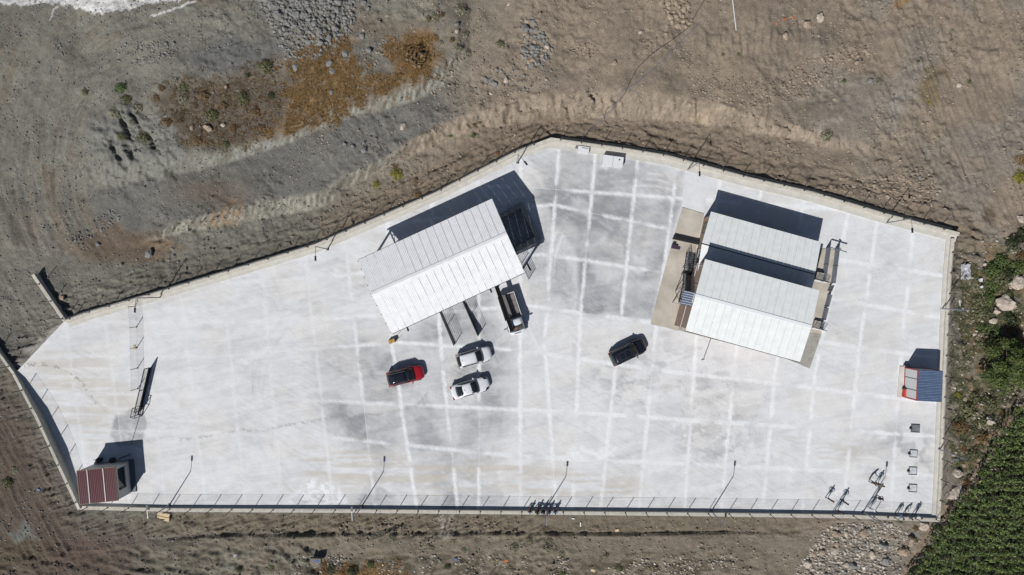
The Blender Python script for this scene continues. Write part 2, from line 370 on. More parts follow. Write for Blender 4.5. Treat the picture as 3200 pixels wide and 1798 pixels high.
lay(pm([(2930, 200), (2960, 215), (2920, 330), (2895, 325)], 12, .6), C(.14, .105, .055))
lay(pm([(2790, 0), (2830, 0), (2800, 40), (2775, 55)], 10, .7), C(.2, .12, .05))
lay(pm([(2810, 290), (2870, 210), (2850, 300), (2800, 420), (2780, 400)], 16, .5), C(.2, .19, .17))
lay(pm([(3060, 650), (3100, 640), (3110, 680), (3080, 700)], 14, .7), C(.07, .05, .035))
# roads / service tracks
ydd = pdist(U, V, YARD)
m = sst(0, 10, ydd)*(1-sst(70, 110, ydd))
lay(.55*m*(V < 900)*(U < 1000), C(.105, .098, .080)); lay(.6*m*(V < 900)*(U >= 1000), C(.145, .115, .086))
r1, r2 = rot(U, V, -17); lay(.4*m*(V < 900)*sst(.5, .6, fbm(r1/80, r2/8, 3, 71)), col*.7)
lay(.8*(1-sst(20, 90, np.abs((V-1000)-(U-90)*1.45)))*(U < 330), C(.150, .142, .122))
r1, r2 = rot(U, V, 56); lay(.6*(1-sst(60, 130, np.abs((V-1000)-(U-90)*1.45)))*(U < 330)*sst(.5, .6, fbm(r1/160, r2/9, 3, 72)), C(.10, .095, .08))
lay(pm([(0, 1010), (60, 1040), (150, 1090), (40, 1165), (0, 1110)], 20, .6), C(.10, .095, .085))
d = pdist(wU, wV, [(205, 1010), (45, 1165)], False); lay(.7*(1-sst(3, 26, d)), C(.28, .265, .24))
lay(pm([(-300, 1150), (30, 1190), (245, 1610), (420, 1640), (460, 1900), (-300, 1900)], 110, .9), C(.082, .062, .049))
lay(pm([(-20, 1680), (150, 1650), (200, 1740), (40, 1800), (-20, 1790)], 30, .5), C(.075, .062, .04))
lay(pm([(40, 1650), (90, 1640), (120, 1690), (60, 1690)], 14, .8), C(.13, .135, .125))
lay(pm([(130, 1700), (250, 1660), (330, 1720), (200, 1790)], 20, .5), C(.10, .07, .058))
lay(.8*sst(1598, 1606, V)*(1-sst(1655, 1675, wV))*sst(360, 520, U)*(1-sst(2300, 2700, U)), C(.124, .107, .080))
lay(.7*sst(1665, 1680, wV)*sst(420, 600, U)*(1-sst(2700, 2900, U)), C(.138, .120, .094))
d = np.abs(wV*.3+V*.7-itp(U, [(400, 1690), (700, 1674), (1500, 1668), (2000, 1670), (2260, 1665), (2420, 1668)])); lay(.35*(1-sst(2, 9, d))*(U > 480)*(U < 2270), C(.06, .05, .038))  # shade on the north side of the berm painted as a dark line
n = fbm(U/18, V/12, 4, 73)
lay(.7*sst(1725, 1760, wV)*sst(.45, .55, n)*sst(860, 960, U)*(1-sst(2150, 2350, U)), C(.055, .048, .030))
lay(.8*sst(1765, 1790, V)*(1-sst(1180, 1260, wU))*sst(990, 1040, U), C(.13, .075, .03))
d = pdist(U, V, [(1390, 1612), (1395, 1655)], False); lay(.75*(1-sst(10, 42, d))*sst(.5, .56, fbm(U/5, V/5, 3, 74)), C(.33, .31, .28))
lay(.6*sst(2450, 2560, wU)*sst(1615, 1640, V)*sst(.4, .6, fbm(U/12, V/12, 3, 75)), C(.19, .168, .14))
lay(.6*sst(1700, 1725, wV)*(1-sst(950, 1050, U))*sst(400, 520, U)*sst(.45, .6, fbm(U/60, V/26, 4, 731)), C(.150, .145, .115))
lay(.6*sst(1680, 1710, wV)*(1-sst(950, 1050, U))*sst(380, 480, U)*sst(.5, .62, fbm(U/50, V/24, 4, 732)), C(.075, .064, .048))
# right strip
m = sst(2962, 2985, U)*sst(735, 800, V)
lay(.8*m, C(.130, .115, .090)); lay(.6*m*sst(.48, .58, fbm(U/22, V/28, 4, 76))*sst(2990, 3030, U), C(.085, .080, .035))
lay(.5*m*sst(.5, .6, fbm(U/30, V/36, 4, 77))*sst(3000, 3050, U), C(.19, .115, .055))
PATH = [(3230, 1225), (3150, 1290), (3090, 1400), (3050, 1470), (2985, 1560), (2920, 1640), (2880, 1700), (2830, 1800), (2800, 1900)]
d = pdist(U, V, PATH, False); lay(.9*(1-sst(8, 20, d+(wU-U)*.2)), C(.20, .155, .112))
TH = [(3340, 1230), (3200, 1262), (3150, 1330), (3120, 1350), (3110, 1400), (3065, 1487), (2988, 1588), (2940, 1640), (2900, 1710), (2853, 1800), (2820, 1880), (3340, 1880)]
lay(.9*(1-sst(-16, 2, pdist(U, V, TH))), C(.030, .034, .018))
# lime spill in the top left
lim = [(-400, -400), (620, -400), (560, 0), (520, 6), (430, 20), (380, 32), (290, 44), (245, 26), (170, 12), (100, 12), (-400, 5)]
wU2 = U+(fbm(U/14, V/14, 4, 81)-.5)*34; wV2 = V+(fbm(U/14, V/14, 4, 82)-.5)*26
dl = pdist(wU2, wV2, lim); lay((1-sst(-2, 3, dl))*(.55+.5*sst(.3, .55, fbm(U/20, V/8, 4, 83))), C(.46, .455, .445))
for ln, a in (([(470, 52), (540, 30), (612, 3)], 4.5), ([(158, 66), (165, 40), (178, 22)], 3.)):
    lay(.85*(1-sst(a*.4, a, pdist(wU2*.35+U*.65, wV2*.35+V*.65, ln, False))), C(.44, .43, .42))
col = np.clip(col*(.90+.20*fbm(U/5, V/5, 3, 90))[..., None], .004, 1)
ny, nx = X.shape
idx = np.arange(nx*ny).reshape(ny, nx)
fc = np.stack([idx[:-1, :-1], idx[:-1, 1:], idx[1:, 1:], idx[1:, :-1]], -1).reshape(-1, 4)
me = bpy.data.meshes.new('ground')
me.vertices.add(nx*ny); me.vertices.foreach_set('co', np.stack([X, Y, Z], -1).astype(np.float32).ravel())
me.loops.add(len(fc)*4); me.loops.foreach_set('vertex_index', fc.ravel().astype(np.int32))
me.polygons.add(len(fc)); me.polygons.foreach_set('loop_start', np.arange(0, len(fc)*4, 4, dtype=np.int32)); me.polygons.foreach_set('loop_total', np.full(len(fc), 4, np.int32))
me.polygons.foreach_set('use_smooth', np.ones(len(fc), bool))
a = me.color_attributes.new('Col', 'FLOAT_COLOR', 'POINT'); cc = np.ones((nx*ny, 4), np.float32); cc[:, :3] = col.reshape(-1, 3); a.data.foreach_set('color', cc.ravel())
me.materials.append(M_GROUND); me.update(calc_edges=True); me.validate()
ground = bpy.data.objects.new('ground', me); COL.objects.link(ground); tag(ground, kind='structure')
# ------------------------------------------------------------------ concrete yard, cast in slabs
k_ = 3200/2576.
def ov(l): return [(a*k_, b*k_) for a, b in l]
VL = [ov(l) for l in ([(150, 700), (230, 1300)], [(250, 700), (330, 1300)], [(348, 700), (420, 1300)], [(448, 700), (520, 1290)], [(560, 700), (618, 1290)], [(655, 650), (712, 1290)],
     [(765, 620), (840, 1290)], [(872, 640), (945, 1290)], [(975, 560), (985, 860), (1050, 1290)], [(1085, 500), (1110, 890), (1152, 1290)], [(1205, 400), (1205, 1290)], [(1310, 340), (1308, 840), (1310, 1290)],
     [(1410, 330), (1370, 860), (1400, 1290)], [(1500, 340), (1460, 790), (1405, 1290)][0:0] or [(1504, 330), (1460, 790), (1440, 1290)], [(1612, 330), (1562, 800), (1510, 1290)], [(1716, 330), (1650, 830), (1606, 1290)], [(1830, 330), (1752, 850), (1722, 1290)],
     [(1930, 380), (1850, 900), (1813, 1290)], [(2035, 430), (1950, 940), (1918, 1290)], [(2148, 470), (2050, 940), (2018, 1290)], [(2218, 480), (2165, 850), (2120, 1290)], [(2306, 500), (2275, 800), (2240, 1290)])]
HL = [ov(l) for l in ([(0, 480), (1290, 470), (2576, 560)], [(0, 640), (700, 600), (1390, 515), (1600, 560), (1705, 580), (2110, 655), (2380, 695), (2576, 720)],
     [(0, 740), (800, 700), (1360, 640), (1470, 655), (1690, 690), (2110, 755), (2370, 800), (2576, 830)],
     [(0, 800), (368, 814), (861, 800), (1330, 770), (1640, 812), (2080, 862), (2310, 895), (2576, 920)],
     [(0, 890), (500, 900), (1000, 862), (1310, 882), (1640, 930), (2330, 1010), (2576, 1030)],
     [(0, 985), (150, 985), (820, 1010), (1400, 1035), (2380, 1100), (2576, 1110)],
     [(0, 1075), (150, 1080), (820, 1100), (1300, 1148), (2300, 1195), (2576, 1205)])]
def vx(l, y):
    p = np.array(l); return np.interp(y, p[:, 1], p[:, 0])
def vmask(U, V, poly, soft): return 1-sst(-soft, soft, pdist(U, V, poly))
rngc = np.random.RandomState(5); CELL = rngc.rand(40, 12)
def yard_color(U, V, ci, cj):
    wU = U+(fbm(U/60, V/60, 4, 101)-.5)*60; wV = V+(fbm(U/60, V/60, 4, 102)-.5)*60
    g = np.zeros_like(U)          # greyness
    g = np.maximum(g, .50*vmask(U*.6+wU*.4, V*.6+wV*.4, [(980, 1080), (1250, 1060), (1580, 1060), (1600, 1230), (1560, 1420), (1120, 1420), (1000, 1260)], 60))
    g = np.maximum(g, .05*vmask(U*.7+wU*.3, V*.7+wV*.3, [(1640, 475), (1750, 455), (2140, 530), (2128, 650), (2085, 800), (2035, 1000), (1810, 985), (1800, 780), (1720, 700), (1690, 560)], 16))
    g = np.maximum(g, .35*vmask(wU, wV, [(1690, 650), (1830, 690), (1790, 960), (1660, 940), (1640, 850)], 40))
    g = np.maximum(g, .75*vmask(wU, wV, [(1660, 560), (1730, 600), (1720, 760), (1690, 700)], 20)*.6)
    g = np.maximum(g, .45*vmask(U, V, [(1490, 1290), (1590, 1590), (1100, 1590), (1180, 1450), (1300, 1350)], 5)*sst(.3, .6, fbm(U/70, V/40, 3, 103)))
    g = np.maximum(g, .55*vmask(U*.7+wU*.3, V*.7+wV*.3, [(1230, 1060), (1300, 1010), (1480, 930), (1540, 900), (1570, 1050), (1540, 1100), (1300, 1100)], 22))
    g = np.maximum(g, .16*vmask(wU, wV, [(2120, 1290), (2330, 1300), (2380, 1380), (2240, 1440), (2130, 1400)], 30)*sst(.45, .55, fbm(U/22, V/22, 4, 104))*1.6)
    g = np.maximum(g, .24*vmask(wU, wV, [(2700, 1340), (2900, 1340), (2920, 1480), (2760, 1500), (2640, 1420)], 40)*sst(.4, .55, fbm(U/40, V/40, 4, 105))*1.5)
    g = np.maximum(g, .50*vmask(U*.6+wU*.4, V*.6+wV*.4, [(365, 1300), (400, 1280), (445, 1280), (462, 1320), (440, 1400), (380, 1400), (345, 1370)], 5))
    g = np.maximum(g, .30*vmask(wU, wV, [(1800, 1080), (2100, 1060), (2300, 1160), (2240, 1290), (1900, 1260)], 60)*sst(.5, .6, fbm(U/50, V/30, 4, 106)))
    dk = vmask(U*.75+wU*.25, V*.75+wV*.25, [(1640, 475), (1750, 455), (2140, 530), (2128, 650), (2085, 800), (2035, 1000), (1810, 985), (1800, 780), (1720, 700), (1690, 560)], 14)
    st = fbm(rot(U, V, -18)[0]/150, rot(U, V, -18)[1]/22, 4, 107)
    g = g*(.62+.7*sst(.3, .7, fbm(wU/70, wV/60, 4, 108)))*(.75+.5*CELL[ci, cj]) 
    g = g + .10*sst(.5, .72, fbm(wU/80, wV/60, 4, 109)) + .10*sst(.52, .68, st) + .05*(CELL[ci, cj]-.5)
    g = np.maximum(g, dk*(.60+.45*(fbm(wU/70, wV/50, 4, 123)-.5)*2+.22*(CELL[ci, cj]-.5)-.2*sst(.5, .6, fbm(wU/90, wV/90, 2, 124))))
    g = np.maximum(g, .58*vmask(U*.7+wU*.3, V*.7+wV*.3, [(362, 1300), (400, 1280), (448, 1282), (464, 1320), (440, 1400), (375, 1400), (345, 1365)], 4)*sst(.3, .5, fbm(U/18, V/22, 4, 140)))
    # crazed dry cracks
    n = np.abs(fbm(wU/28, wV/28, 4, 110)-.5); g = g+.22*(1-sst(.0, .018, n))*vmask(U, V, [(1640, 620), (1780, 640), (1800, 960), (1640, 900)], 30)
    g = g+.25*(1-sst(.0, .022, n))*vmask(U, V, [(2100, 1080), (2420, 1200), (2420, 1460), (2100, 1440)], 40)
    sk = fbm(rot(U, V, 28)[0]/70, rot(U, V, 28)[1]/5, 3, 130); sk2 = fbm(rot(U, V, -8)[0]/90, rot(U, V, -8)[1]/4.5, 3, 131)
    g = g+.10*sst(.5, .66, sk)*sst(.45, .6, fbm(U/120, V/120, 3, 132))+.09*sst(.52, .68, sk2)-.06*sst(.5, .6, fbm(U/9, V/9, 3, 133))*sst(.2, .3, g)
    # tyre arcs
    for (cx, cy, r, wd, a) in ((1180, 1250, 360, 4, .12), (1180, 1250, 392, 4, .12), (2010, 860, 300, 3, -.3), (2010, 860, 280, 3, -.3), (1990, 900, 360, 3, -.25), (150, 1430, 230, 5, .18), (170, 1420, 280, 4, .15), (480, 2300, 980, 4, .12), (2100, 1900, 500, 6, .10), (2090, 1890, 480, 5, .1), (1050, 1180, 240, 2, .12), (1050, 1180, 262, 2, .12), (1260, 760, 420, 2.5, .14), (1260, 760, 445, 2.5, .14), (2330, 1720, 300, 2.5, .13), (2330, 1720, 325, 2.5, .13), (1500, 1900, 640, 2, .13), (1500, 1900, 664, 2, .13), (2600, 500, 420, 2.5, .1), (2600, 500, 445, 2.5, .1)):
        d = np.abs(np.hypot(U-cx, V-cy)-r); g = g+a*(1-sst(0, wd*2, d))*sst(.40, .6, fbm(U/50, V/50, 3, 111))
    w_ = np.zeros_like(U)         # white laitance along the joints
    for l in VL+HL:
        d = pdist(U+(fbm(U/12, V/12, 2, 113)-.5)*5, V, l, False); n = fbm(U/60+len(l), V/60, 3, 112)
        w_ = np.maximum(w_, (.3+.6*sst(900, 1250, U)*(1-.5*sst(1350, 1500, V)*(U > 1500)))*(1-sst(2., 8.5, d))*sst(.28, .5, n)*(.6+.4*sst(.35, .6, fbm(U/6, V/6, 2, 114))))
    w_ = np.maximum(w_, .8*vmask(wU, wV, [(900, 1570), (960, 1500), (1040, 1500), (1080, 1560), (990, 1585)], 14)*sst(.4, .55, fbm(U/14, V/8, 4, 115)))
    w_ = np.maximum(w_, .7*vmask(wU, wV, [(1770, 1420), (1840, 1395), (1950, 1400), (1900, 1430)], 12)*sst(.35, .5, fbm(U/14, V/8, 4, 116)))
    g = np.clip(g, 0, .9)
    base = C(.542, .548, .558); grey = C(.19, .20, .215)
    c = base*(1-g[..., None])+grey*g[..., None]
    warm = .5*sst(.48, .66, fbm(U/110, V/70, 4, 117))[..., None]; c = c*(1-warm)+c*C(1.0, .965, .915)*warm*1
    # tan dust
    for p, a in (([(0, 1100), (330, 1100), (420, 1260), (300, 1420), (60, 1200)], .5), ([(950, 1400), (1560, 1440), (2000, 1500), (1960, 1560), (1400, 1540), (950, 1500)], .7), ([(2430, 1350), (2700, 1380), (2760, 1480), (2560, 1440)], .5)):
        t = (a*vmask(wU, wV, p, 40)*sst(.40, .65, fbm(rot(U, V, 4)[0]/120, V/9, 4, 118)))[..., None]; c = c*(1-t)+C(.41, .38, .33)*t
    d = pdist(U, V+(fbm(U/50, V/50, 3, 119)-.5)*14, [(560, 1375), (700, 1355), (860, 1335), (1000, 1312), (1150, 1300), (1300, 1270), (1350, 1210)], False)
    t = (.5*(1-sst(1, 6, d))*sst(.5, .55, fbm(U/5, V/5, 3, 120)))[..., None]; c = c*(1-t)+C(.2, .19, .16)*t
    d = np.abs(np.hypot(U-120, V-1330)-190)+20*fbm(U/20, V/20, 3, 121); t = (.7*(1-sst(8, 20, d))*sst(.52, .6, fbm(U/7, V/7, 3, 122))*(V < 1290))[..., None]; c = c*(1-t)+C(.17, .16, .13)*t
    w_ = w_[..., None]; c = c*(1-w_)+C(.64, .655, .675)*w_
    return c
yard = tag(MB().prism([P(*p).to_2d() for p in YARD][::-1], -.40, -.007).build('concrete_yard', M_MORTAR), kind='structure')
YP = [P(*p) for p in YARD]
def snap(x, y):
    best = None
    for i in range(len(YP)):
        a = YP[i]; b = YP[(i+1) % len(YP)]; dx, dy = b.x-a.x, b.y-a.y
        t = max(0, min(1, ((x-a.x)*dx+(y-a.y)*dy)/(dx*dx+dy*dy))); qx, qy = a.x+t*dx, a.y+t*dy
        d = (qx-x)**2+(qy-y)**2
        if best is None or d < best[0]: best = (d, qx, qy)
    return best[1], best[2]
def cross(i, j):
    # intersection of V line i and H line j (photo px) by fixed point
    y = 900.
    if i < 0: vf = lambda yy: -60.
    elif i >= len(VL): vf = lambda yy: 3060.
    else: vf = lambda yy: float(vx(VL[i], yy))
    if j < 0: hf = lambda xx: 330.
    elif j >= len(HL): hf = lambda xx: 1680.
    else: hf = lambda xx: float(itp(xx, HL[j]))
    for _ in range(12): y = hf(vf(y))
    return np.array([vf(y), y])
nslab = 0
for i in range(-1, len(VL)):
    for j in range(-1, len(HL)):
        a, b, c, d = cross(i, j), cross(i+1, j), cross(i+1, j+1), cross(i, j+1)
        n = max(2, int(np.hypot(*(b-a))/4.2)); m = max(2, int(np.hypot(*(d-a))/4.2))
        s, t = np.meshgrid(np.linspace(0, 1, n+1), np.linspace(0, 1, m+1))
        ex = .5/np.hypot(*(b-a)); s = s*(1-2*ex)+ex; ey = .5/np.hypot(*(d-a)); t = t*(1-2*ey)+ey
        UU = a[0]*(1-s)*(1-t)+b[0]*s*(1-t)+c[0]*s*t+d[0]*(1-s)*t; VV = a[1]*(1-s)*(1-t)+b[1]*s*(1-t)+c[1]*s*t+d[1]*(1-s)*t
        sdv = pdist(UU, VV, YARD)
        if (sdv < 0).sum() < 6: continue
        ids = np.arange((n+1)*(m+1)).reshape(m+1, n+1); inn = sdv < 0
        anyin = inn[:-1, :-1] | inn[:-1, 1:] | inn[1:, 1:] | inn[1:, :-1]
        fs = [tuple(int(q) for q in f) for f in np.stack([ids[:-1, :-1], ids[1:, :-1], ids[1:, 1:], ids[:-1, 1:]], -1)[anyin]]
        XX = (UU-CX)*CH/F; YY = -(VV-CY)*CH/F; xs = XX.ravel(); ys = YY.ravel(); fl = inn.ravel()
        used = sorted({q for f in fs for q in f}); mp = {q: r for r, q in enumerate(used)}
        vs = []
        for q in used:
            x, y = xs[q], ys[q]
            if not fl[q]: x, y = snap(x, y)
            vs.append((x, y, 0.))
        cc = yard_color(UU, VV, i+1, j+1).reshape(-1, 3)[used]
        # skirt down the slab edge
        from collections import Counter
        ec = Counter(); F2 = [tuple(mp[q] for q in f) for f in fs]
        for f in F2:
            for q in range(4): ec[tuple(sorted((f[q], f[(q+1) % 4])))] += 1
        low = {}; V2 = list(vs); C2 = list(cc); extra = []
        for f in F2:
            for q in range(4):
                p0, p1 = f[q], f[(q+1) % 4]
                if ec[tuple(sorted((p0, p1)))] == 1:
                    for p in (p0, p1):
                        if p not in low: low[p] = len(V2); V2.append((vs[p][0], vs[p][1], -.045)); C2.append(cc[p])
                    extra.append((p1, p0, low[p0], low[p1]))
        o = mesh_obj('slab', V2, F2+extra, M_SLAB, yard, col=np.array(C2)); nslab += 1
# ------------------------------------------------------------------ walls and kerb aprons
def wall(pts, hs, width, side, label, z0=-.7, m=M_WALL, name='boundary_wall', cat='wall'):
    tp = [P(x, y, h) for (x, y), h in zip(pts, hs)]
    q = offset_line(tp, side*width)
    for a, b in zip(tp, q): b.z = a.z
    root = thing(name, label, cat, (tp[0].x, tp[0].y, 0))
    for i in range(len(tp)-1):
        L = (tp[i+1]-tp[i]).length; n = max(1, round(L/4.6))
        for k in range(n):
            t0, t1 = k/n+(.012/L if k else 0), (k+1)/n-(.012/L)
            a0, a1 = lerp(tp[i], tp[i+1], t0), lerp(tp[i], tp[i+1], t1); b0, b1 = lerp(q[i], q[i+1], t0), lerp(q[i], q[i+1], t1)
            r = lambda v, z: Vector((v.x, v.y, z))
            dz = random.uniform(-.012, .012)
            mb = MB(); bot = [r(a0, z0), r(a1, z0), r(b1, z0), r(b0, z0)]; top = [r(a0, a0.z+dz), r(a1, a1.z+dz), r(b1, a1.z+dz), r(b0, a0.z+dz)]
            if side > 0: bot = bot; 
            mb.hexa(bot, top).build('wall_panel', m, root)
    return tp, q
def strip(line, d0, d1, z0, z1, name, m, kind='structure'):
    a = offset_line(line, d0); b = offset_line(line, d1); mb = MB()
    for i in range(len(a)-1):
        r = lambda v, z: Vector((v.x, v.y, z))
        mb.hexa([r(a[i], z0), r(a[i+1], z0), r(b[i+1], z0), r(b[i], z0)], [r(a[i], z1), r(a[i+1], z1), r(b[i+1], z1), r(b[i], z1)])
    o = mb.build(name, m); return tag(o, kind=kind)
UL = [(204, 999), (266, 976), (461, 920), (712, 845), (985, 762), (1072, 724), (1361, 600), (1485, 536), (1618, 469), (1722, 430)]
UR = [(1722, 430), (1947, 461), (2084, 484), (2338, 552), (2545, 600), (2753, 662), (3000, 727)]
RR = [(3000, 744), (2984, 746), (2975, 849), (2965, 1015), (2957, 1198), (2946, 1489), (2938, 1632)]
RR = [(2984, 746), (2975, 849), (2965, 1015), (2957, 1198), (2946, 1489), (2938, 1630)]
BB = [(2938, 1632), (2645, 1620), (2140, 1613), (1070, 1603), (530, 1600), (249, 1593)]
LL = [(243, 1594), (166, 1430), (110, 1308), (52, 1198), (38, 1172)]
w_ul, i_ul = wall(UL, [.42]*10, .42, -1, 'low cream concrete wall along the upper left edge of the yard')
w_ur, i_ur = wall(UR, [.48]*7, .42, -1, 'low cream concrete wall along the upper right edge, dropping a dark shadow outside')
w_rr, i_rr = wall(RR, [.36]*6, .40, -1, 'straight low wall along the right edge beside the scrub')
w_bb, i_bb = wall(BB, [.44, .44, .46, .46, .38, .36], .42, -1, 'long straight wall along the bottom edge of the yard')
w_ll, i_ll = wall(LL, [.55, 1.15, 1.05, .6, .35], .32, -1, 'taller wall at the lower left with a wide shadow on the yard')
w_x, i_x = wall([(205, 1000), (106, 856)], [.5, .5], .38, 1, 'short wall stub beside the dirt road at the left')
w_y, i_y = wall([(38, 1170), (-60, 1035)], [.35, .5], .30, -1, 'wall stub running out of the left edge below the entrance')
strip(w_ul, -.425, -1.0, -.2, .092, 'kerb', M_APRON); strip(w_ur, -.425, -1.15, -.2, .101, 'kerb', M_APRON); strip(w_rr, -.405, -.85, -.2, .11, 'kerb', M_APRON)
# ------------------------------------------------------------------ fences
PSP = 2.44
def fence(line, side_d, hs, label, start=0., post_h=1.65, z_of=None, spacing=PSP):
    pts = offset_line(line, side_d)
    seg = [(pts[i+1]-pts[i]).to_2d().length for i in range(len(pts)-1)]; T = sum(seg)
    def at(s):
        for i, L in enumerate(seg):
            if s <= L or i == len(seg)-1: return lerp(pts[i], pts[i+1], s/L)
            s -= L
    root = thing('wire_fence', label, 'fence', pts[0]); s = start; ps = []
    while s < T-.05: ps.append(at(s)); s += spacing
    base = None
    for i, p in enumerate(ps):
        lean = Vector((random.uniform(-.03, .03), random.uniform(-.03, .03), 0))
        a = p+Vector((0, 0, -.02)); b = p+Vector((0, 0, post_h))+lean
        mb = MB().bar(a, b, .06); mb.box(p+Vector((0, 0, .012)), (.16, .16, .02)); mb.build('post', M_DARK, root)
        if i:
            q = ps[i-1]; mb = MB(); d = p-q
            for k in range(8): z = Vector((0, 0, .10+k*(post_h-.16)/7)); mb.bar(q+z, p+z, .007 if k not in (0, 7) else .014)
            for k in range(1, 13): c = q+d*(k/13); mb.bar(c+Vector((0, 0, .1)), c+Vector((0, 0, post_h-.08)), .004)
            mb.build('mesh_panel', M_WIRE, root)
    return ps
def s_at(line, px, py):
    p = P(px, py, line[0].z); best = (1e9, 0); s = 0
    for i in range(len(line)-1):
        a, b = line[i], line[i+1]; L = (b-a).length; t = max(0, min(1, (p-a).dot(b-a)/L**2)); d = (lerp(a, b, t)-p).length
        if d < best[0]: best = (d, s+t*L)
        s += L
    return best[1] % PSP
fence(w_ul, -.12, 0, 'dark post and wire fence on the upper left wall', s_at(w_ul, 712, 842))
fence(w_ur, -.12, 0, 'dark post and wire fence on the upper right wall, casting slanted shadows on the dirt', s_at(w_ur, 1753, 434))
fence(w_rr, -.12, 0, 'dark post and wire fence on the right wall by the scrub', s_at(w_rr, 2948, 1306))
fence(w_bb, -.30, 0, 'long dark post and wire fence on the bottom wall', s_at(w_bb, 1177, 1594))
fence(w_ll, -.16, 0, 'dark post and wire fence on the taller lower left wall', .9)
fence(w_x, .18, 0, 'three post fence on the short wall stub by the dirt road', .35)
fence(w_y, -.15, 0, 'fence post and wire on the wall stub at the left edge', 1.0)
gl = [P(422, 957), P(427, 1020), P(428, 1085), P(430, 1149), P(431, 1213), P(434, 1270)]
fence(gl, 0, 0, 'free standing inner fence crossing the left end of the yard', .05, 1.5, spacing=2.43)
# sliding gate
A, B = P(472, 1149), P(441, 1283); g = thing('sliding_gate', 'long dark sliding gate standing on the slab beside the inner fence', 'gate', lerp(A, B, .5))
u = (B-A).normalized(); Z3 = Vector((0, 0, 1)); n = Vector((-u.y, u.x, 0))
mb = MB(); hz = 1.5
for z, ww in ((.12, .14), (.55, .06), (hz, .09)): mb.bar(A+Z3*z, B+Z3*z, ww)
for q in (A, B, lerp(A, B, .5)): mb.bar(q+Z3*.05, q+Z3*hz, .09)
mb.build('gate_frame', M_DARK, g)
MB().hexa([A+n*.02, B+n*.02, B-n*.02, A-n*.02], [p+Z3*.55 for p in (A+n*.02, B+n*.02, B-n*.02, A-n*.02)]).build('lower_panel', M_BLACK, g)
bm_ = None
for k in range(1, 34):
    c = lerp(A, B, k/34); MB().bar(c+Z3*.56, c+Z3*(hz-.03), .035).build('gate_bar', M_DARK, g)
c = B+u*.05; mb = MB()
for dx in (-.45, .45):
    for dy in (-.25, .25): mb.bar(c+u*dx*1.2+n*dy, c+u*dx*1.2+n*dy+Z3*1.7, .06)
for dz in (.1, 1.65):
    for dy in (-.25, .25): mb.bar(c-u*.54+n*dy+Z3*dz, c+u*.54+n*dy+Z3*dz, .06)
    for dx in (-.54, .54): mb.bar(c+u*dx-n*.25+Z3*dz, c+u*dx+n*.25+Z3*dz, .06)
mb.build('guide_portal', M_DARK, g)
tag(MB().bar(P(441, 1285)+Z3*.012, P(410, 1390)+Z3*.012, .06, .02).build('gate_rail', M_DARK), 'thin rusty rail set in the slab between sliding gate and guard cabin', 'rail')
# ------------------------------------------------------------------ open shed (left)
def bil(q, s, t): return lerp(lerp(q[0], q[1], s), lerp(q[3], q[2], s), t)
def roof_panel(q, s0, s1, m, root, ribs=5, rh=.022, seam=.045, gap=.012, name='roof_panel', th=.03):
    # q: 4 corners, s along the ridge, t down the slope
    prof = [(s0+gap, seam), (s0+gap+.04*(s1-s0), seam)]
    for r in range(ribs):
        a = s0+(s1-s0)*(r+.35)/ribs; b = s0+(s1-s0)*(r+.65)/ribs
        prof += [(a-.02*(s1-s0), 0), (a, rh), (b, rh), (b+.02*(s1-s0), 0)]
    prof += [(s1-.04*(s1-s0), seam), (s1, seam)]
    nrm = (q[1]-q[0]).cross(q[3]-q[0]); nrm.normalize(); nrm = nrm if nrm.z > 0 else -nrm
    vs = [];
    for s, h in prof:
        for t in (0, 1): vs.append(bil(q, s, t)+nrm*h)
    n = len(prof); fs = [(2*i, 2*i+1, 2*i+3, 2*i+2) for i in range(n-1)]
    vs += [bil(q, s0+gap, 0)-nrm*th, bil(q, s0+gap, 1)-nrm*th, bil(q, s1, 0)-nrm*th, bil(q, s1, 1)-nrm*th]
    m0 = 2*n; fs += [(m0, m0+2, m0+3, m0+1), (0, m0, m0+1, 1), (2*n-2, 2*n-1, m0+3, m0+2)]
    return mesh_obj(name, vs, fs, m, root)
ez, rz_ = 4.9, 6.1
TL, TR, BR, BL = P(1119, 813, ez), P(1537.5, 621, ez), P(1639, 852.5, ez), P(1224, 1044, ez)
RL, RRt = P(1161.5, 922, rz_), P(1585.2, 733, rz_)
shed = thing('open_shed', 'big open sided shed with a white corrugated gable roof on steel columns', 'shed', (lerp(TL, BR, .5).x, lerp(TL, BR, .5).y, 0))
NP = 18
for k in range(NP):
    roof_panel([TL, TR, RRt, RL], k/NP, (k+1)/NP, M_ROOFW, shed, rh=.012, seam=.0, gap=.0022)
    roof_panel([RL, RRt, BR, BL], k/NP, (k+1)/NP, M_ROOFW, shed, rh=.010, seam=.0, gap=.0022)
mb = MB(); nn = (TR-TL).normalized(); dn = (BL-TL).normalized()
mb.hexa([RL-dn*.32-Z3*.03, RRt-dn*.32-Z3*.03, RRt+Z3*.04, RL+Z3*.04], [RL-dn*.32-Z3*.01, RRt-dn*.32-Z3*.01, RRt+Z3*.06, RL+Z3*.06])
mb.hexa([RL+Z3*.04, RRt+Z3*.04, RRt+dn*.32-Z3*.03, RL+dn*.32-Z3*.03], [RL+Z3*.06, RRt+Z3*.06, RRt+dn*.32-Z3*.01, RL+dn*.32-Z3*.01])
mb.build('ridge_cap', M_ROOFW, shed)
for qa, qb in (((TL, TR), (RL, RRt)), ((RL, RRt), (BL, BR))):
    for k in range(5):
        t = (k+.12)/4.3
        if t > 1: continue
        a = lerp(qa[0], qb[0], t)-Z3*.13; b = lerp(qa[1], qb[1], t)-Z3*.13
        MB().bar(a-nn*.12, b+nn*.06, .07, .12).build('purlin', M_DARK, shed)
cols = []
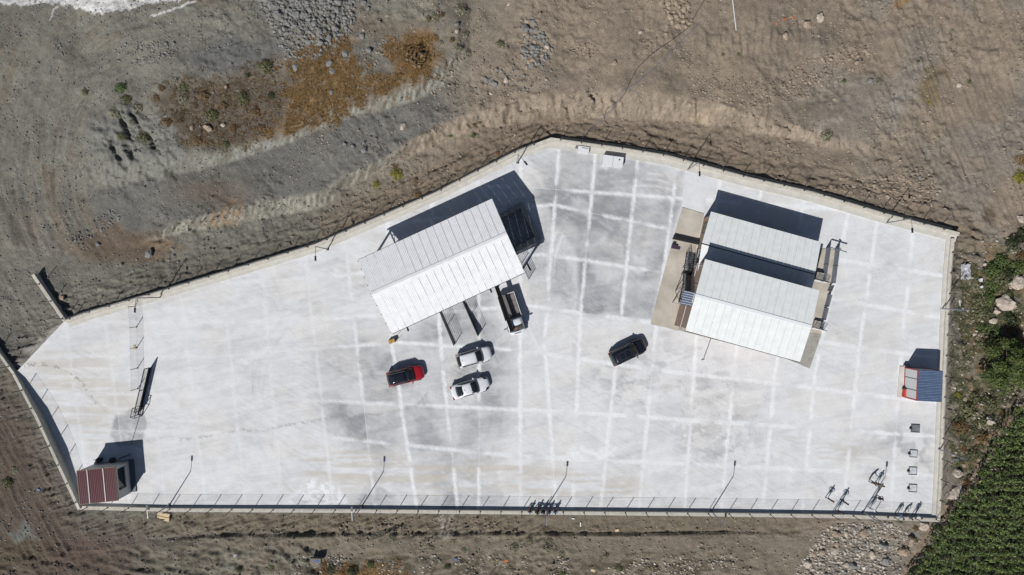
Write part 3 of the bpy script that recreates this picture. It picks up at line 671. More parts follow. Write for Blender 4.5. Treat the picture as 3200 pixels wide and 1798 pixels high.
for s in (0.03, .35, .66, .97):
    for t_, q0, q1 in ((.02, TL, TR), (.98, BL, BR)):
        p = lerp(TL, BL, t_) if False else lerp(lerp(TL, TR, s), lerp(BL, BR, s), t_)
        MB().bar((p.x, p.y, 0), (p.x, p.y, ez-.15), .20).box((p.x, p.y, .02), (.4, .4, .03), math.atan2(nn.y, nn.x)).build('column', M_DARK, shed); cols.append(p)
for s in (0.03, .35, .66, .97):
    a = lerp(TL, TR, s)-Z3*.2; b = lerp(BL, BR, s)-Z3*.2; r = lerp(RL, RRt, s)-Z3*.22; mb = MB()
    mb.bar(a-Z3*.45, b-Z3*.45, .10); mb.bar(a, r, .09); mb.bar(r, b, .09); mb.bar(a-Z3*.45, a, .09); mb.bar(b-Z3*.45, b, .09)
    for k in range(6):
        t0, t1 = k/6, (k+1)/6
        up = lambda t: lerp(a, r, t*2) if t < .5 else lerp(r, b, t*2-1)
        lo = lambda t: lerp(a, b, t)-Z3*.45
        mb.bar(lo(t0), up((t0+t1)/2), .05); mb.bar(up((t0+t1)/2), lo(t1), .05)
    mb.build('truss', M_DARK, shed)
for q0, q1 in ((TL, TR), (BL, BR)): MB().bar(q0-Z3*.25, q1-Z3*.25, .12, .2).build('eave_beam', M_DARK, shed)
# pen railings inside the shed's right end
def railing(a, b, h, nb, m, label, group=None, post=1.4, th=.04, name='railing', z0=0., extra=None, cat='railing'):
    a = Vector(a); b = Vector(b); a.z += z0; b.z += z0
    r = thing(name, label, cat, lerp(a, b, .5), group)
    L = (b-a).length; n = max(1, round(L/post))
    for k in range(n+1): p = lerp(a, b, k/n); MB().bar(p, p+Z3*h, th*1.3).build('post', m, r)
    for k in range(nb):
        z = Z3*(h*(k+1)/nb-th*.5); MB().bar(a+z, b+z, th).build('rail', m, r)
    return r
railing(P(1607, 775), P(1652, 873), 1.6, 7, M_DARK, 'dark barred pen railing under the right end of the open shed', post=2)
railing(P(1575, 800), P(1606, 784), 1.6, 7, M_DARK, 'short dark cross railing behind the pen under the shed', post=2)
# basin under the shed
o = [P(1520, 690), P(1631, 633), P(1690, 748), P(1590, 800)]; cx_ = sum(o, Vector())/4
inn = [lerp(p, cx_, .22) for p in o]; mb = MB()
for k in range(4):
    a, b, c, d = o[k], o[(k+1) % 4], inn[(k+1) % 4], inn[k]; mb.hexa([a, b, c, d], [p+Z3*.45 for p in (a, b, c, d)])
bas = mb.build('concrete_basin', M_WET); tag(bas, 'square raised concrete basin in the shade beside the open shed', 'basin')
MB().prism([p.to_2d() for p in inn], .005, .03).build('basin_floor', mat('basin_floor_shade', (.16, .17, .18), .6, var=.2, scale=2), bas)  # floor colour darkened for the shade inside the basin
# gates by the shed
def barred(a, b, h, label, solid=False, start=.05):
    a, b = Vector(a), Vector(b); r = thing('barred_gate', label, 'gate', lerp(a, b, .5), 'open barred gates in front of the shed')
    for k in range(6): z = Z3*(.35+(h-.35)*k/5); MB().bar(a+z, b+z, .03).build('rail', M_DARK, r)
    MB().bar(a, b+Z3*.08, .14, .16).build('bottom_rail', M_BLACK, r)
    for t in (0, .5, 1): p = lerp(a, b, t); MB().bar(p, p+Z3*h, .06).build('stile', M_DARK, r)
    if solid:
        d = (b-a).normalized(); n = Vector((-d.y, d.x, 0))*.02
        MB().hexa([a-n, a+n, b+n, b-n], [a-n+Z3*.1, a+n+Z3*.1, b+n+Z3*.95, b-n+Z3*.95]).build('kick_plate', M_BLACK, r)
barred(P(1373, 962), P(1421, 1076), 1.75, 'left barred gate standing open in front of the shed')
barred(P(1443, 930), P(1495, 1048), 1.75, 'right barred gate with a solid wedge shaped lower plate', True)
for (px, py, qx, qy) in ((1530, 903, 1536, 915), (1272, 1025, 1276, 1036), (1646, 825, 1659, 846)):  # solid black bars in place of small post shadows at the roof edge
    tag(MB().bar(P(px, py)+Z3*.05, P(qx, qy)+Z3*.05, .13, .10).build('shadow_bar', M_BLACK),
        {1530: 'short black bar laid as a post shadow on the ground left of the truck', 1272: 'short black bar laid as a post shadow on the slab right of the yellow cart', 1646: 'black bar laid as a shadow off the shed corner above the truck'}[px], 'shadow bar')
# gantry beam above the truck
gb = thing('overhead_walkway', 'long black overhead beam reaching from the shed over the side of the truck', 'beam', P(1560, 950))
a, b = P(1551, 893, 2.0), P(1601, 1036, 2.0); d = (b-a).normalized(); n = Vector((-d.y, d.x, 0))
MB().hexa([a-n*.24-Z3*.12, a+n*.24-Z3*.12, b+n*.24-Z3*.12, b-n*.24-Z3*.12], [a-n*.24, a+n*.24, b+n*.24, b-n*.24]).build('deck', mat('tarred_deck', (.008, .008, .009), .95, var=.3, spec=.05), gb)
for k in (0, 1): MB().bar(a+n*(.22 if k else -.22)+Z3*.03, b+n*(.22 if k else -.22)+Z3*.03, .05, .06).build('edge_rail', M_DARK, gb)
for t in (.06, ): p = lerp(a, b, t)-n*.1; MB().bar((p.x, p.y, 0), (p.x, p.y, 1.9), .12).build('support_post', M_BLACK, gb)
MB().bar(a-d*1.6-Z3*.06, a-Z3*.06, .3, .1).build('shed_bracket', M_BLACK, gb)
# ------------------------------------------------------------------ two gabled buildings (right)
def gable_building(label, q, ez, rz, RLp, RRp, wallm, ov_=.28, np_=15, north_drop=None):
    TLb, TRb, BRb, BLb = [P(x, y, ez) for x, y in q]; Rl, Rr = P(*RLp, rz), P(*RRp, rz)
    c = (TLb+BRb)/2; root = thing('prefab_building', label, 'building', (c.x, c.y, 0))
    for k in range(np_):
        roof_panel([TLb, TRb, Rr, Rl], k/np_, (k+1)/np_, M_ROOFB, root, ribs=2, rh=.006, seam=.0, gap=.0013)
        roof_panel([Rl, Rr, BRb, BLb], k/np_, (k+1)/np_, M_ROOFB, root, ribs=2, rh=.006, seam=.0, gap=.0013)
    u = (TRb-TLb).normalized(); v = (BLb-TLb).normalized()
    a = TLb+u*ov_+v*ov_; b = TRb-u*ov_+v*ov_; c2 = BRb-u*ov_-v*ov_; d = BLb+u*ov_-v*ov_; g0 = Rl+u*ov_; g1 = Rr-u*ov_
    w0 = [Vector((p.x, p.y, 0.)) for p in (a, b, c2, d)]; zt = ez-.06
    w1 = [Vector((p.x, p.y, zt)) for p in (a, b, c2, d)]; r0 = Vector((g0.x, g0.y, rz-.1)); r1 = Vector((g1.x, g1.y, rz-.1))
    mb = MB(); mb.add(w0+w1+[r0, r1], [(0, 4, 5, 1), (2, 6, 7, 3), (3, 7, 8, 4, 0), (1, 5, 9, 6, 2), (0, 1, 2, 3)])
    mb.build('wall', wallm, root)
    return root, (TLb, TRb, BRb, BLb, Rl, Rr), w0, (u, v)
NB, nc, nw, (nu, nv) = gable_building('lower pale roofed building, half shaded by the taller one', [(2221.5, 661.5), (2566, 757), (2536, 905), (2170, 905)], 3.7, 4.35, (2193, 762), (2547, 858), M_PINK)
SB, sc_, sw, (su, sv) = gable_building('taller two storey building with a pale gable roof and outside stair', [(2202.7, 809.8), (2561, 908.3), (2500, 1132), (2141.5, 1033.3)], 6.7, 7.3, (2172.5, 923), (2536, 1021.5), M_PINK)
MB().bar(lerp(nc[4], nc[5], -.01)+Z3*.02, lerp(nc[4], nc[5], 1.0)+Z3*.02, .09, .05).build('ridge_gap', M_BLACK, NB)
MB().bar(sc_[4]+Z3*.01, sc_[5]+Z3*.01, .34, .035).build('ridge_cap', M_RIDGE, SB)
MB().bar(sc_[3]-Z3*.08, sc_[2]-Z3*.08, .12, .1).build('gutter', M_BLACK, SB)
def on_wall(a, b, s, z0, z1, wd, name, m, root, off=.02, th=.04):
    p = lerp(a, b, s); d = (b-a).normalized(); n = Vector((d.y, -d.x, 0)); return p, d, n
def wall_box(a, b, s, wd, z0, z1, off, th, name, m, parent):
    p = lerp(a, b, s); p = Vector((p.x, p.y, 0)); d = (b-a).to_3d(); d.z = 0; d.normalize(); n = Vector((d.y, -d.x, 0))
    q = [p-d*wd/2+n*off, p+d*wd/2+n*off, p+d*wd/2+n*(off+th), p-d*wd/2+n*(off+th)]
    return MB().hexa([v+Z3*z0 for v in q], [v+Z3*z1 for v in q]).build(name, m, parent)
# west walls run from TL down to BL: outward is -u
aN, bN = nw[0], nw[3]; aS, bS = sw[0], sw[3]
def wside(a, b, s, wd, z0, z1, root, name='window', fm=M_WHITE, gm=M_GLASS, out=None):
    p = lerp(a, b, s); d = (b-a).normalized(); n = Vector((-d.y, d.x, 0)); n = n if n.dot(out) > 0 else -n
    q = lambda e, o, t: [p-d*(wd/2+e)+n*o, p+d*(wd/2+e)+n*o, p+d*(wd/2+e)+n*(o+t), p-d*(wd/2+e)+n*(o+t)]
    mb = MB()
    for (s0, s1, zz0, zz1) in ((-wd/2-.07, -wd/2, z0-.07, z1+.07), (wd/2, wd/2+.07, z0-.07, z1+.07), (-.03, .03, z0, z1)):
        v = [p+d*s0+n*.003, p+d*s1+n*.003, p+d*s1+n*.07, p+d*s0+n*.07]; mb.hexa([x+Z3*zz0 for x in v], [x+Z3*zz1 for x in v])
    for zz0, zz1 in ((z0-.07, z0), (z1, z1+.07)):
        v = [p-d*wd/2+n*.003, p+d*wd/2+n*.003, p+d*wd/2+n*.07, p-d*wd/2+n*.07]; mb.hexa([x+Z3*zz0 for x in v], [x+Z3*zz1 for x in v])
    f = mb.build(name, fm, root)
    v = q(-.005, .008, .03); g_ = MB().hexa([x+Z3*(z0+.005) for x in v], [x+Z3*(z1-.005) for x in v]).build('pane', gm, f)
    return f
west = -nu
wside(aN, bN, .16, 1.1, 1.0, 2.9, NB, 'door', mat('brown_frame', (.07, .045, .03), .5), M_GLASS, west)
wside(aN, bN, .52, .9, 1.2, 2.3, NB, 'window', M_WHITE, M_GLASS, west)
wside(aS, bS, .55, .95, 3.3, 5.4, SB, 'door', M_WHITE, M_PINK, west)
for s in (.04, .34):
    p = lerp(aS, bS, s)+west*.02; MB().bar(p, p+Z3*6.5, .07, .03).build('wall_trim', M_WHITE, SB)
MB().bar(aS+west*.02+Z3*3.15, bS+west*.02+Z3*3.15, .04, .12).build('wall_trim', M_WHITE, SB)
# paving round the buildings
z_ = .06
def flat(name, pts, z0, z1, m, kind='structure'):
    return tag(MB().prism([P(*p).to_2d() for p in pts], z0, z1).build(name, m), kind=kind)
flat('beige_forecourt', [(2132, 648), (2200, 668), (2118, 1034), (2033, 1012), (2060, 905), (2098, 765)], -.02, .07, M_BEIGE)
flat('side_terrace', [(2500, 770), (2618, 783), (2565, 1045), (2480, 1032)], -.02, .07, M_BEIGE)
flat('plinth_strip', [(2033, 1014), (2110, 1030), (2440, 1115), (2530, 1152), (2566, 1047), (2480, 1030), (2110, 1000), (2040, 1000)], -.02, .045, M_WET)
flat('upper_slab', [(2143, 528), (2215, 545), (2200, 664), (2131, 645)], -.02, .05, mat('white_slab', (.52, .53, .545), .85, var=.08, scale=.8, fine=(6, .06)))
tag(MB().prism([P(*p).to_2d() for p in ((2104, 738), (2186, 757), (2182, 766), (2100, 748))], .0, .55).build('low_partition', M_BLACK), 'black low partition wall across the beige forecourt', 'partition')
sp = thing('entrance_steps', 'small dark stepped block on the forecourt below the black partition', 'steps', P(2110, 775))
for k in range(3): MB().box(P(2102+k*9, 771+k*2.4)+Z3*(.08+.12*(2-k)/1.), (.34, .5-.08*k, .24*(3-k)/1.5), -.24).build('step', mat('plum_step', (.03, .016, .035), .7), sp)
# outside stair
st = thing('outside_staircase', 'steel staircase with two flights and a blue canopy climbing the pink west wall', 'staircase', P(2146, 850))
A0, A1 = P(2158, 790, .15), P(2150.5, 846, 1.65); B0, B1 = P(2148.5, 860, 1.65), P(2146, 905, 3.3)
wv = (P(2180, 800)-P(2155, 795)).normalized()
def flight(a, b, n):
    for k in range(n):
        p = lerp(a, b, (k+.5)/n); d = (b-a).to_2d().normalized().to_3d()
        q = [p-wv*.45-d*.07, p+wv*.45-d*.07, p+wv*.45+d*.07, p-wv*.45+d*.07]
        MB().hexa([x-Z3*.03 for x in q], q).build('tread', mat('worn_tread', (.10, .105, .115), .6), st)
    for s in (-.48, .48): MB().bar(a+wv*s, b+wv*s, .05, .16).build('stringer', M_DARK, st)
    for s in (-.48, .48):
        mb = MB(); mb.bar(a+wv*s+Z3*1.0, b+wv*s+Z3*1.0, .05); mb.bar(a+wv*s+Z3*.55, b+wv*s+Z3*.55, .03)
        for k in range(n//2+1): p = lerp(a, b, k/(n//2))+wv*s; mb.bar(p, p+Z3*1.0, .035)
        mb.build('handrail', M_LIGHTMETAL, st)
flight(A0, A1, 10); flight(B0, B1, 10)
def plat(a, b, w_, name='landing'):
    q = [a-wv*w_, a+wv*w_, b+wv*w_, b-wv*w_]; MB().hexa([x-Z3*.06 for x in q], q).build(name, M_DARK, st)
plat(A1, B0, .55); plat(B1, P(2136, 949, 3.3), .62)
for (gx, gy, tx, ty, tz) in ((2101, 946, 2127, 951, 4.1), (2110, 910, 2139, 906, 4.1), (2128, 860, 2136, 858, 1.6), (2133, 838, 2142, 836, 1.6)):
    MB().bar(P(gx, gy, .05), P(tx, ty, tz), .07).build('post', M_LIGHTMETAL, st)
for a, b in (((2110, 910, .1), (2127, 951, 3.3)), ((2101, 946, .1), (2139, 906, 3.3)), ((2110, 910, .1), (2133, 860, 1.6))): MB().bar(P(*a), P(*b), .04).build('brace', M_DARK, st)
mb = MB(); a, b = P(2131, 910, 3.3), P(2120, 951, 3.3)
for z in (.5, 1.0): mb.bar(a+Z3*z, b+Z3*z, .04)
for k in range(7): p = lerp(a, b, k/6); mb.bar(p, p+Z3, .03)
mb.build('balustrade', M_LIGHTMETAL, st)
cq = [P(2138, 907, 5.2), P(2173, 915, 5.4), P(2165, 959, 5.4), P(2127, 951, 5.2)]
for k in range(6): roof_panel([cq[0], cq[3], cq[2], cq[1]], k/6, (k+1)/6, M_BLUE if k % 1 == 0 else M_WHITE, st, ribs=2, rh=.04, seam=.05, gap=.02, name='canopy_sheet')
for k in range(1, 12):
    t = k/12; MB().bar(lerp(cq[0], cq[3], t)+Z3*.05, lerp(cq[1], cq[2], t)+Z3*.05, .045, .04).build('canopy_rib', M_WHITE if k % 2 else M_BLUE, st)
for a in (cq[0], cq[3]): MB().bar((a.x, a.y, 3.3), a-Z3*.05, .05).build('canopy_post', M_LIGHTMETAL, st)
# ramp railings (east side)
o2 = lambda x, y: (2480+x/4.256, 720+y/4.256)
gr_ = 'galvanised railings east of the buildings'
for (a, b, h, lab) in (((430, 240), (365, 680), 1.25, 'long inner galvanised railing of the ramp beside the shaded roof'), ((548, 255), (492, 700), 1.25, 'long outer galvanised railing of the ramp next to the open yard'),
        ((475, 735), (447, 805), 1.25, 'short railing just below the long outer ramp railing'), ((448, 862), (407, 1010), 1.25, 'upper of the two medium railings beside the taller building'), ((402, 1035), (366, 1185), 1.25, 'lower of the two medium railings beside the taller building'),
        ((350, 1225), (330, 1300), 1.25, 'short end railing at the bottom steps of the terrace')):
    railing(P(*o2(*a)), P(*o2(*b)), h, 6, M_GALV, lab, gr_, th=.06, post=1.6, name='ramp_railing')
mb = tag(MB().bar(P(2581, 776)+Z3*1.3, P(2630, 790)+Z3*1.3, .10).bar(P(2605, 776)+Z3*1.3, P(2612, 782)+Z3*1.3, .1).build('cross_bar', M_GALV), 'galvanised bar joining the tops of the two long ramp railings', 'bar')
for (a, b, z0, lab) in (((262, 655), (440, 692), .7, 'landing with cross railing at the lower building door'), ((238, 1292), (398, 1330), .5, 'landing with cross railing at the taller building steps')):
    pa, pb = P(*o2(*a)), P(*o2(*b)); r = thing('door_landing', lab, 'landing', lerp(pa, pb, .5))
    d = (pb-pa).normalized(); n = Vector((-d.y, d.x, 0))
    q = [pa, pb-d*(pb-pa).length*.5, pb-d*(pb-pa).length*.5+n*.9, pa+n*.9]
    MB().hexa(q, [x+Z3*z0 for x in q]).build('platform', M_WET, r)
    for k in range(6): MB().bar(pa+Z3*(z0+.17*k), pb+Z3*(.17*k+.12), .03).build('rail', M_DARK, r)
    for t in (0, .5, 1): p = lerp(pa, pb, t); MB().bar(p, p+Z3*(.95+z0*(1-t)), .04).build('post', M_DARK, r)
    MB().hexa([pa-n*.14, pb-n*.14, pb, pa], [x+Z3*.16 for x in (pa-n*.14, pb-n*.14, pb, pa)]).build('step_edge', M_WHITE, r)
# lamp arm on the building front
la = thing('wall_lamp', 'grey lamp arm sticking out from the front eave of the taller building', 'lamp', P(2219, 1059))
MB().tube([P(2222, 1056, 5.6), P(2200, 1118, 6.2)], .04).build('arm', M_GALV, la); MB().box(P(2197, 1123, 6.2), (.35, .16, .08), .4).build('lamp_head', M_GALV, la)
# ------------------------------------------------------------------ guard cabin (lower left)
hc = 3.0; q = [P(240, 1472, hc), P(359, 1460, hc), P(368.5, 1564.5, hc), P(250, 1577, hc)]
cb = thing('guard_cabin', 'white guard cabin under a maroon corrugated roof in the lower left corner', 'cabin', (q[0].x, q[2].y, 0))
for s0, s1 in ((0, .27), (.27, .69), (.69, 1)): roof_panel(q, s0, s1, M_MAROON, cb, ribs=max(3, round((s1-s0)*22)), rh=.035, seam=0.02, gap=.004)
for s in (.272, .69): MB().bar(bil(q, s, 0)+Z3*.06, bil(q, s, 1)+Z3*.06, .07, .06).build('roof_strip', M_WHITE, cb)
mb = MB()
for k in range(4): mb.bar(q[k]-Z3*.06, q[(k+1) % 4]-Z3*.06, .07, .16)
mb.build('fascia', mat('gold_trim', (.16, .11, .05), .5), cb)
u = (q[1]-q[0]).normalized(); v = (q[3]-q[0]).normalized()
wl = [Vector((p.x, p.y, 0)) for p in (q[0]+u*.1+v*.1, q[1]-u*.1+v*.1, q[2]-u*.1-v*.1, q[3]+u*.1-v*.1)]
t_ = .1; cm = M_CREAM
def wallseg(a, b, z0, z1, m, name='wall', th=.08, par=cb):
    d = (b-a).normalized(); n = Vector((-d.y, d.x, 0))*th; qq = [a, b, b+n, a+n]
    return MB().hexa([x+Z3*z0 for x in qq], [x+Z3*z1 for x in qq]).build(name, m, par)
MB().prism([p.to_2d() for p in wl], .06, .16).build('floor', M_WET, cb)
e0, e1 = wl[1], wl[2]
L = (e1-e0).length; de = (e1-e0).normalized()
# east wall with the big window
wallseg(e0, e1, .16, 1.0, cm); wallseg(e0, e1, 2.55, 2.93, cm); wallseg(e0, e0+de*.25, 1.0, 2.55, cm); wallseg(e0+de*2.75, e1, 1.0, 2.55, cm)
f = MB(); 
for z in (1.0, 2.5): f.bar(e0+de*.25+Z3*z-u*.04, e0+de*2.75+Z3*z-u*.04, .09)
for s in (.25, 2.75): f.bar(e0+de*s+Z3*1.0-u*.04, e0+de*s+Z3*2.5-u*.04, .09)
f = f.build('window_frame', M_LIGHTMETAL, cb); g1 = wallseg(e0+de*.3-u*.05, e0+de*2.7-u*.05, 1.05, 2.45, M_GLASS, 'pane', .02, f); g1.location = (0, 0, 0)
wallseg(wl[0], wl[1], .16, 2.9, cm); wallseg(wl[3], wl[0], .16, 2.9, cm); wallseg(wl[2], wl[3], .16, 2.9, cm)
MB().hexa(*[[x+Z3*z for x in (wl[2]+u*.02-de*1.1, wl[2]+u*.06-de*1.1, wl[2]+u*.06-de*.2, wl[2]+u*.02-de*.2)] for z in (.2, 2.2)]).build('door', M_BLACK, cb)
MB().bar(e0+u*.35-de*.2+Z3*.08, e1+u*.35+de*.0+Z3*.08, .6, .16).build('step', mat('grey_step', (.10, .11, .13), .7), cb)
ns = wl[0]; dn2 = (wl[1]-wl[0]).normalized(); nv2 = Vector((-dn2.y, dn2.x, 0))
MB().bar(wl[0]+nv2*.4+Z3*.05, wl[1]+nv2*.4+Z3*.05, .3, .1).build('kerb_step', M_WHITE, cb)
ac = thing('display_board', 'dark framed board leaning in the shade behind the guard cabin', 'board', P(389, 1432)); MB().box(P(388, 1428, .8), (.9, .12, 1.1), .35).build('frame', M_BLACK, ac); MB().box(P(388, 1428, .8)-Vector((.03, .07, 0)), (.7, .03, .85), .35).build('panel', M_GLASS, ac)
for i, (x, y) in enumerate(((316, 1436), (357, 1436))):
    cc_ = thing('rubbish_bin', ['black bin in the shade, left one behind the guard cabin', 'black bin in the shade next to the framed board'][i], 'bin', P(x, y)); MB().tube([P(x, y), P(x, y)+Z3*.55], [.24, .32], 8).build('bucket', M_BLACK, cc_); MB().tube([P(x, y)+Z3*.55, P(x, y)+Z3*.6], [.34, .2], 8).build('lid', M_BLACK, cc_)
# ------------------------------------------------------------------ kiosk (right)
hk = 2.75; q = [P(2870.5, 1157, hk), P(2946.5, 1160, hk), P(2942.5, 1257, hk), P(2866, 1253, hk)]
kb = thing('kiosk', 'kiosk with a blue corrugated roof and red framed white front at the right wall', 'kiosk', (q[0].x, q[2].y, 0))
qq = [q[0], q[3], q[2], q[1]]
for k in range(5): roof_panel(qq, k/5, (k+1)/5, M_BLUE, kb, ribs=4, rh=.05, seam=.03, gap=.003)
u = (q[1]-q[0]).normalized(); v = (q[3]-q[0]).normalized()
wl = [Vector((p.x, p.y, 0)) for p in (q[0]+v*.04, q[1]-u*.1+v*.04, q[2]-u*.1-v*.04, q[3]-v*.04)]
mb = MB()
for z in (.12, hk-.08):
    mb.bar(wl[0]+Z3*z, wl[3]+Z3*z, .12); mb.bar(wl[0]+Z3*z, wl[1]+Z3*z, .1); mb.bar(wl[3]+Z3*z, wl[2]+Z3*z, .1)
for p in wl: mb.bar(p, p+Z3*(hk-.05), .12)
mb.build('red_frame', M_RED, kb)
for a, b in ((0, .30), (.30, .68), (.68, 1)):
    p0, p1 = lerp(wl[0], wl[3], a), lerp(wl[0], wl[3], b); d = (p1-p0).normalized(); n = Vector((-d.y, d.x, 0))*.03
    qx = [p0+d*.06-n, p1-d*.06-n, p1-d*.06+n, p0+d*.06+n]; MB().hexa([x+Z3*.18 for x in qx], [x+Z3*(hk-.14) for x in qx]).build('front_panel', mat('pale_panel', (.50, .51, .51), .5, var=.04), kb)
for a in (.30, .68): p = lerp(wl[0], wl[3], a); MB().bar(p, p+Z3*(hk-.1), .07).build('mullion', M_GALV, kb)
MB().prism([(wl[0]+u*.1).to_2d(), wl[1].to_2d(), wl[2].to_2d(), (wl[3]+u*.1).to_2d()], .02, hk-.2).build('body', M_CREAM, kb)
MB().bar(wl[0]-u*.4-v*.15+Z3*.05, wl[3]-u*.55+v*.1+Z3*.05, .5, .1).build('threshold', M_APRON, kb)
MB().bar(P(2822, 1141)+Z3*.3, P(2836, 1143)+Z3*.3, .12, .5).build('dark_fin', M_BLACK, kb)
rb = thing('red_cabinet', 'upright bright red cabinet with black top beside the kiosk front', 'cabinet', P(2825, 1228))
MB().box(P(2827, 1229, .3), (.24, .95, .55), -.05).build('case', M_BRIGHTRED, rb); MB().box(P(2827, 1214, .32), (.24, .14, .6), -.05).build('cover', M_BLACK, rb)
for y in (1216, 1238): MB().bar(P(2822, y, .7), P(2818, y+2, .1), .03).build('bracket', M_DARK, rb)
# ------------------------------------------------------------------ cars
def loft(stations, name, mats, parent, smooth=True, sub=1, mi=None):
    n = len(stations[0]); vs = [p for s in stations for p in s]; fs = []
    for i in range(len(stations)-1):
        for k in range(n-1): a = i*n+k; fs.append((a, a+n, a+n+1, a+1))
    fs.append(tuple(range(n))); fs.append(tuple(range((len(stations)-1)*n, len(stations)*n))[::-1])
    for i in range(len(stations)-1): fs.append((i*n, i*n+n-1, (i+1)*n+n-1, (i+1)*n))
    o = mesh_obj(name, vs, fs, mats, parent, smooth=smooth)
    bm = bmesh.new(); bm.from_mesh(o.data); bmesh.ops.recalc_face_normals(bm, faces=bm.faces); bm.to_mesh(o.data); bm.free()
    if sub:
        md = o.modifiers.new('sub', 'SUBSURF'); md.levels = sub; md.render_levels = sub
    return o
def wheels(root, xs, w, r=.33, tw=.21):
    for x in xs:
        for s in (-1, 1):
            y = s*(w/2-tw/2+.01); wh = MB().tube([(x, y-tw/2, r), (x, y-tw/2+.03, r), (x, y+tw/2-.03, r), (x, y+tw/2, r)], [r-.03, r, r, r-.03], 16).build('wheel', M_RUBBER, root)
            MB().tube([(x, y+s*(tw/2-.01), r), (x, y+s*(tw/2+.012), r)], [r*.62, r*.55], 10).build('rim', M_RIM, wh)
def car(name, label, px, py, deg, Lc, Wc, Hc, paint, roofm, kind='suv', group='parked cars'):
    c = P(px, py, .6); root = thing(name, label, 'car', (c.x, c.y, 0.0), group, math.radians(deg), world=False)
    h = Lc/2; w = Wc/2; belt = .62*Hc if kind != 'sedan' else .66*Hc
    belt = .96 if kind != 'sedan' else .90
    # x fraction, width factor, deck height
    if kind == 'sedan': prof = [(-1, .70, .62), (-.985, .84, .82), (-.93, .93, .93), (-.8, .98, belt+.06), (-.5, 1, belt+.03), (-.1, 1, belt), (.25, 1, belt), (.42, .99, belt-.02), (.7, .95, .83), (.88, .86, .74), (.965, .72, .64), (1, .50, .50)]
    else: prof = [(-1, .78, .70), (-.99, .88, .95), (-.95, .95, belt+.02), (-.8, .99, belt+.03), (-.5, 1, belt+.02), (-.1, 1, belt), (.3, 1, belt), (.48, .99, belt-.01), (.72, .96, .90), (.88, .88, .82), (.965, .76, .70), (1, .56, .52)]
    sts = []
    for fx, fw, zt in prof:
        x = fx*h; ww = w*fw; b = .24
        half = [(ww*.86, b), (ww*.97, b+.12), (ww, (b+zt)/2), (ww*.975, zt-.14), (ww*.90, zt-.03), (ww*.6, zt+.015), (0, zt+.03)]
        sts.append([Vector((x, y, z)) for y, z in half]+[Vector((x, -y, z)) for y, z in half[::-1][1:]])
    loft(sts, 'body', paint, root)
    # greenhouse
    if kind == 'sedan': bx0, bx1, rx0, rx1 = -.72*h, .40*h, -.40*h, .08*h
    else: bx0, bx1, rx0, rx1 = -.965*h, .47*h, -.80*h, .14*h
    wb, wr = w*.90, w*.70; zb = belt-.03
    def gp(t, e=0.):     # section at longitudinal fraction 0 rear base ..1 front base
        return None
    def sec(x, z, wd, zl): return [Vector((x, wd+.0, zl)), Vector((x, wd*.985, zl+(z-zl)*.5)), Vector((x, wd*.93, z-.05)), Vector((x, wd*.6, z)), Vector((x, 0, z+.02))]
    def full(s): return s+[Vector((p.x, -p.y, p.z)) for p in s[::-1][1:]]
    N = [(bx0, zb+.03, wb*.88), (lerp(bx0, rx0, .5), lerp(zb, Hc, .56), wb*.93), (rx0, Hc-.045, wr*1.03), (lerp(rx0, rx1, .5), Hc, wr*1.05), (rx1, Hc-.03, wr*1.02), (lerp(rx1, bx1, .5), lerp(zb, Hc, .53), wb*.92), (bx1, zb+.03, wb*.90)]
    ss = []
    for x, z, wd in N:
        wl_ = wb*(.97 if bx0 < x < bx1 else .88)
        ss.append(full([Vector((x, wl_, zb)), Vector((x, lerp(wl_, wd, .6), lerp(zb, z, .6))), Vector((x, wd, z-.03)), Vector((x, wd*.55, z+.01)), Vector((x, 0, z+.02))]))
    loft(ss, 'cabin', paint, root)
    # glass: patches floating 1.5 cm proud
    def patch(f, nu_, nv_, nm, m, par=root):
        vs = [f(i/nu_, j/nv_) for i in range(nu_+1) for j in range(nv_+1)]; fs = [(i*(nv_+1)+j, (i+1)*(nv_+1)+j, (i+1)*(nv_+1)+j+1, i*(nv_+1)+j+1) for i in range(nu_) for j in range(nv_)]
        o = mesh_obj(nm, vs, fs, m, par, smooth=True); sd_ = o.modifiers.new('thick', 'SOLIDIFY'); sd_.thickness = .012; sd_.offset = 0
        return o
    bow = lambda s: 1-(2*s-1)**2
    def wsf(s, t):
        wd = lerp(wb*.90, wr*.92, t); x = lerp(bx1+.02, rx1-.06, t)+.10*bow(s)*(1-t*.5)+.05*math.sin(math.pi*t); z = lerp(zb+.06, Hc+.0, t)+.07*math.sin(math.pi*t)+.015
        return Vector((x, (2*s-1)*wd, z+.012*bow(s)))
    patch(wsf, 6, 4, 'windshield', M_GLASS)
    def rwf(s, t):
        wd = lerp(wb*.80, wr*.88, t)*(.9 if kind == 'sedan' else 1); x = lerp(bx0-.01, rx0+.04, t)-.05*bow(s); z = lerp(zb+.12, Hc-.02, t)+.06*math.sin(math.pi*t)+.02
        return Vector((x, (2*s-1)*wd, z+.012*bow(s)))
    patch(rwf, 6, 3, 'rear_window', M_GLASS)
    for sgn in (-1, 1):
        def sdf(s, t, sgn=sgn):
            x = lerp(lerp(bx0+.35, bx1-.25, s), lerp(rx0+.12, rx1-.02, s), t); wd = lerp(wb*.985, wr*1.06, t)+.018; z = lerp(zb+.07, Hc-.11, t)
            return Vector((x, sgn*(wd+.03*math.sin(math.pi*t)), z))
        patch(sdf, 4, 2, 'side_window', M_GLASS)
    if roofm is not paint:
        def rf(s, t): return Vector((lerp(rx0+.02, rx1-.02, s), (2*t-1)*wr*.93, Hc+.035+.015*bow(t)-.02*(2*s-1)**2))
        patch(rf, 4, 4, 'roof_panel', roofm)
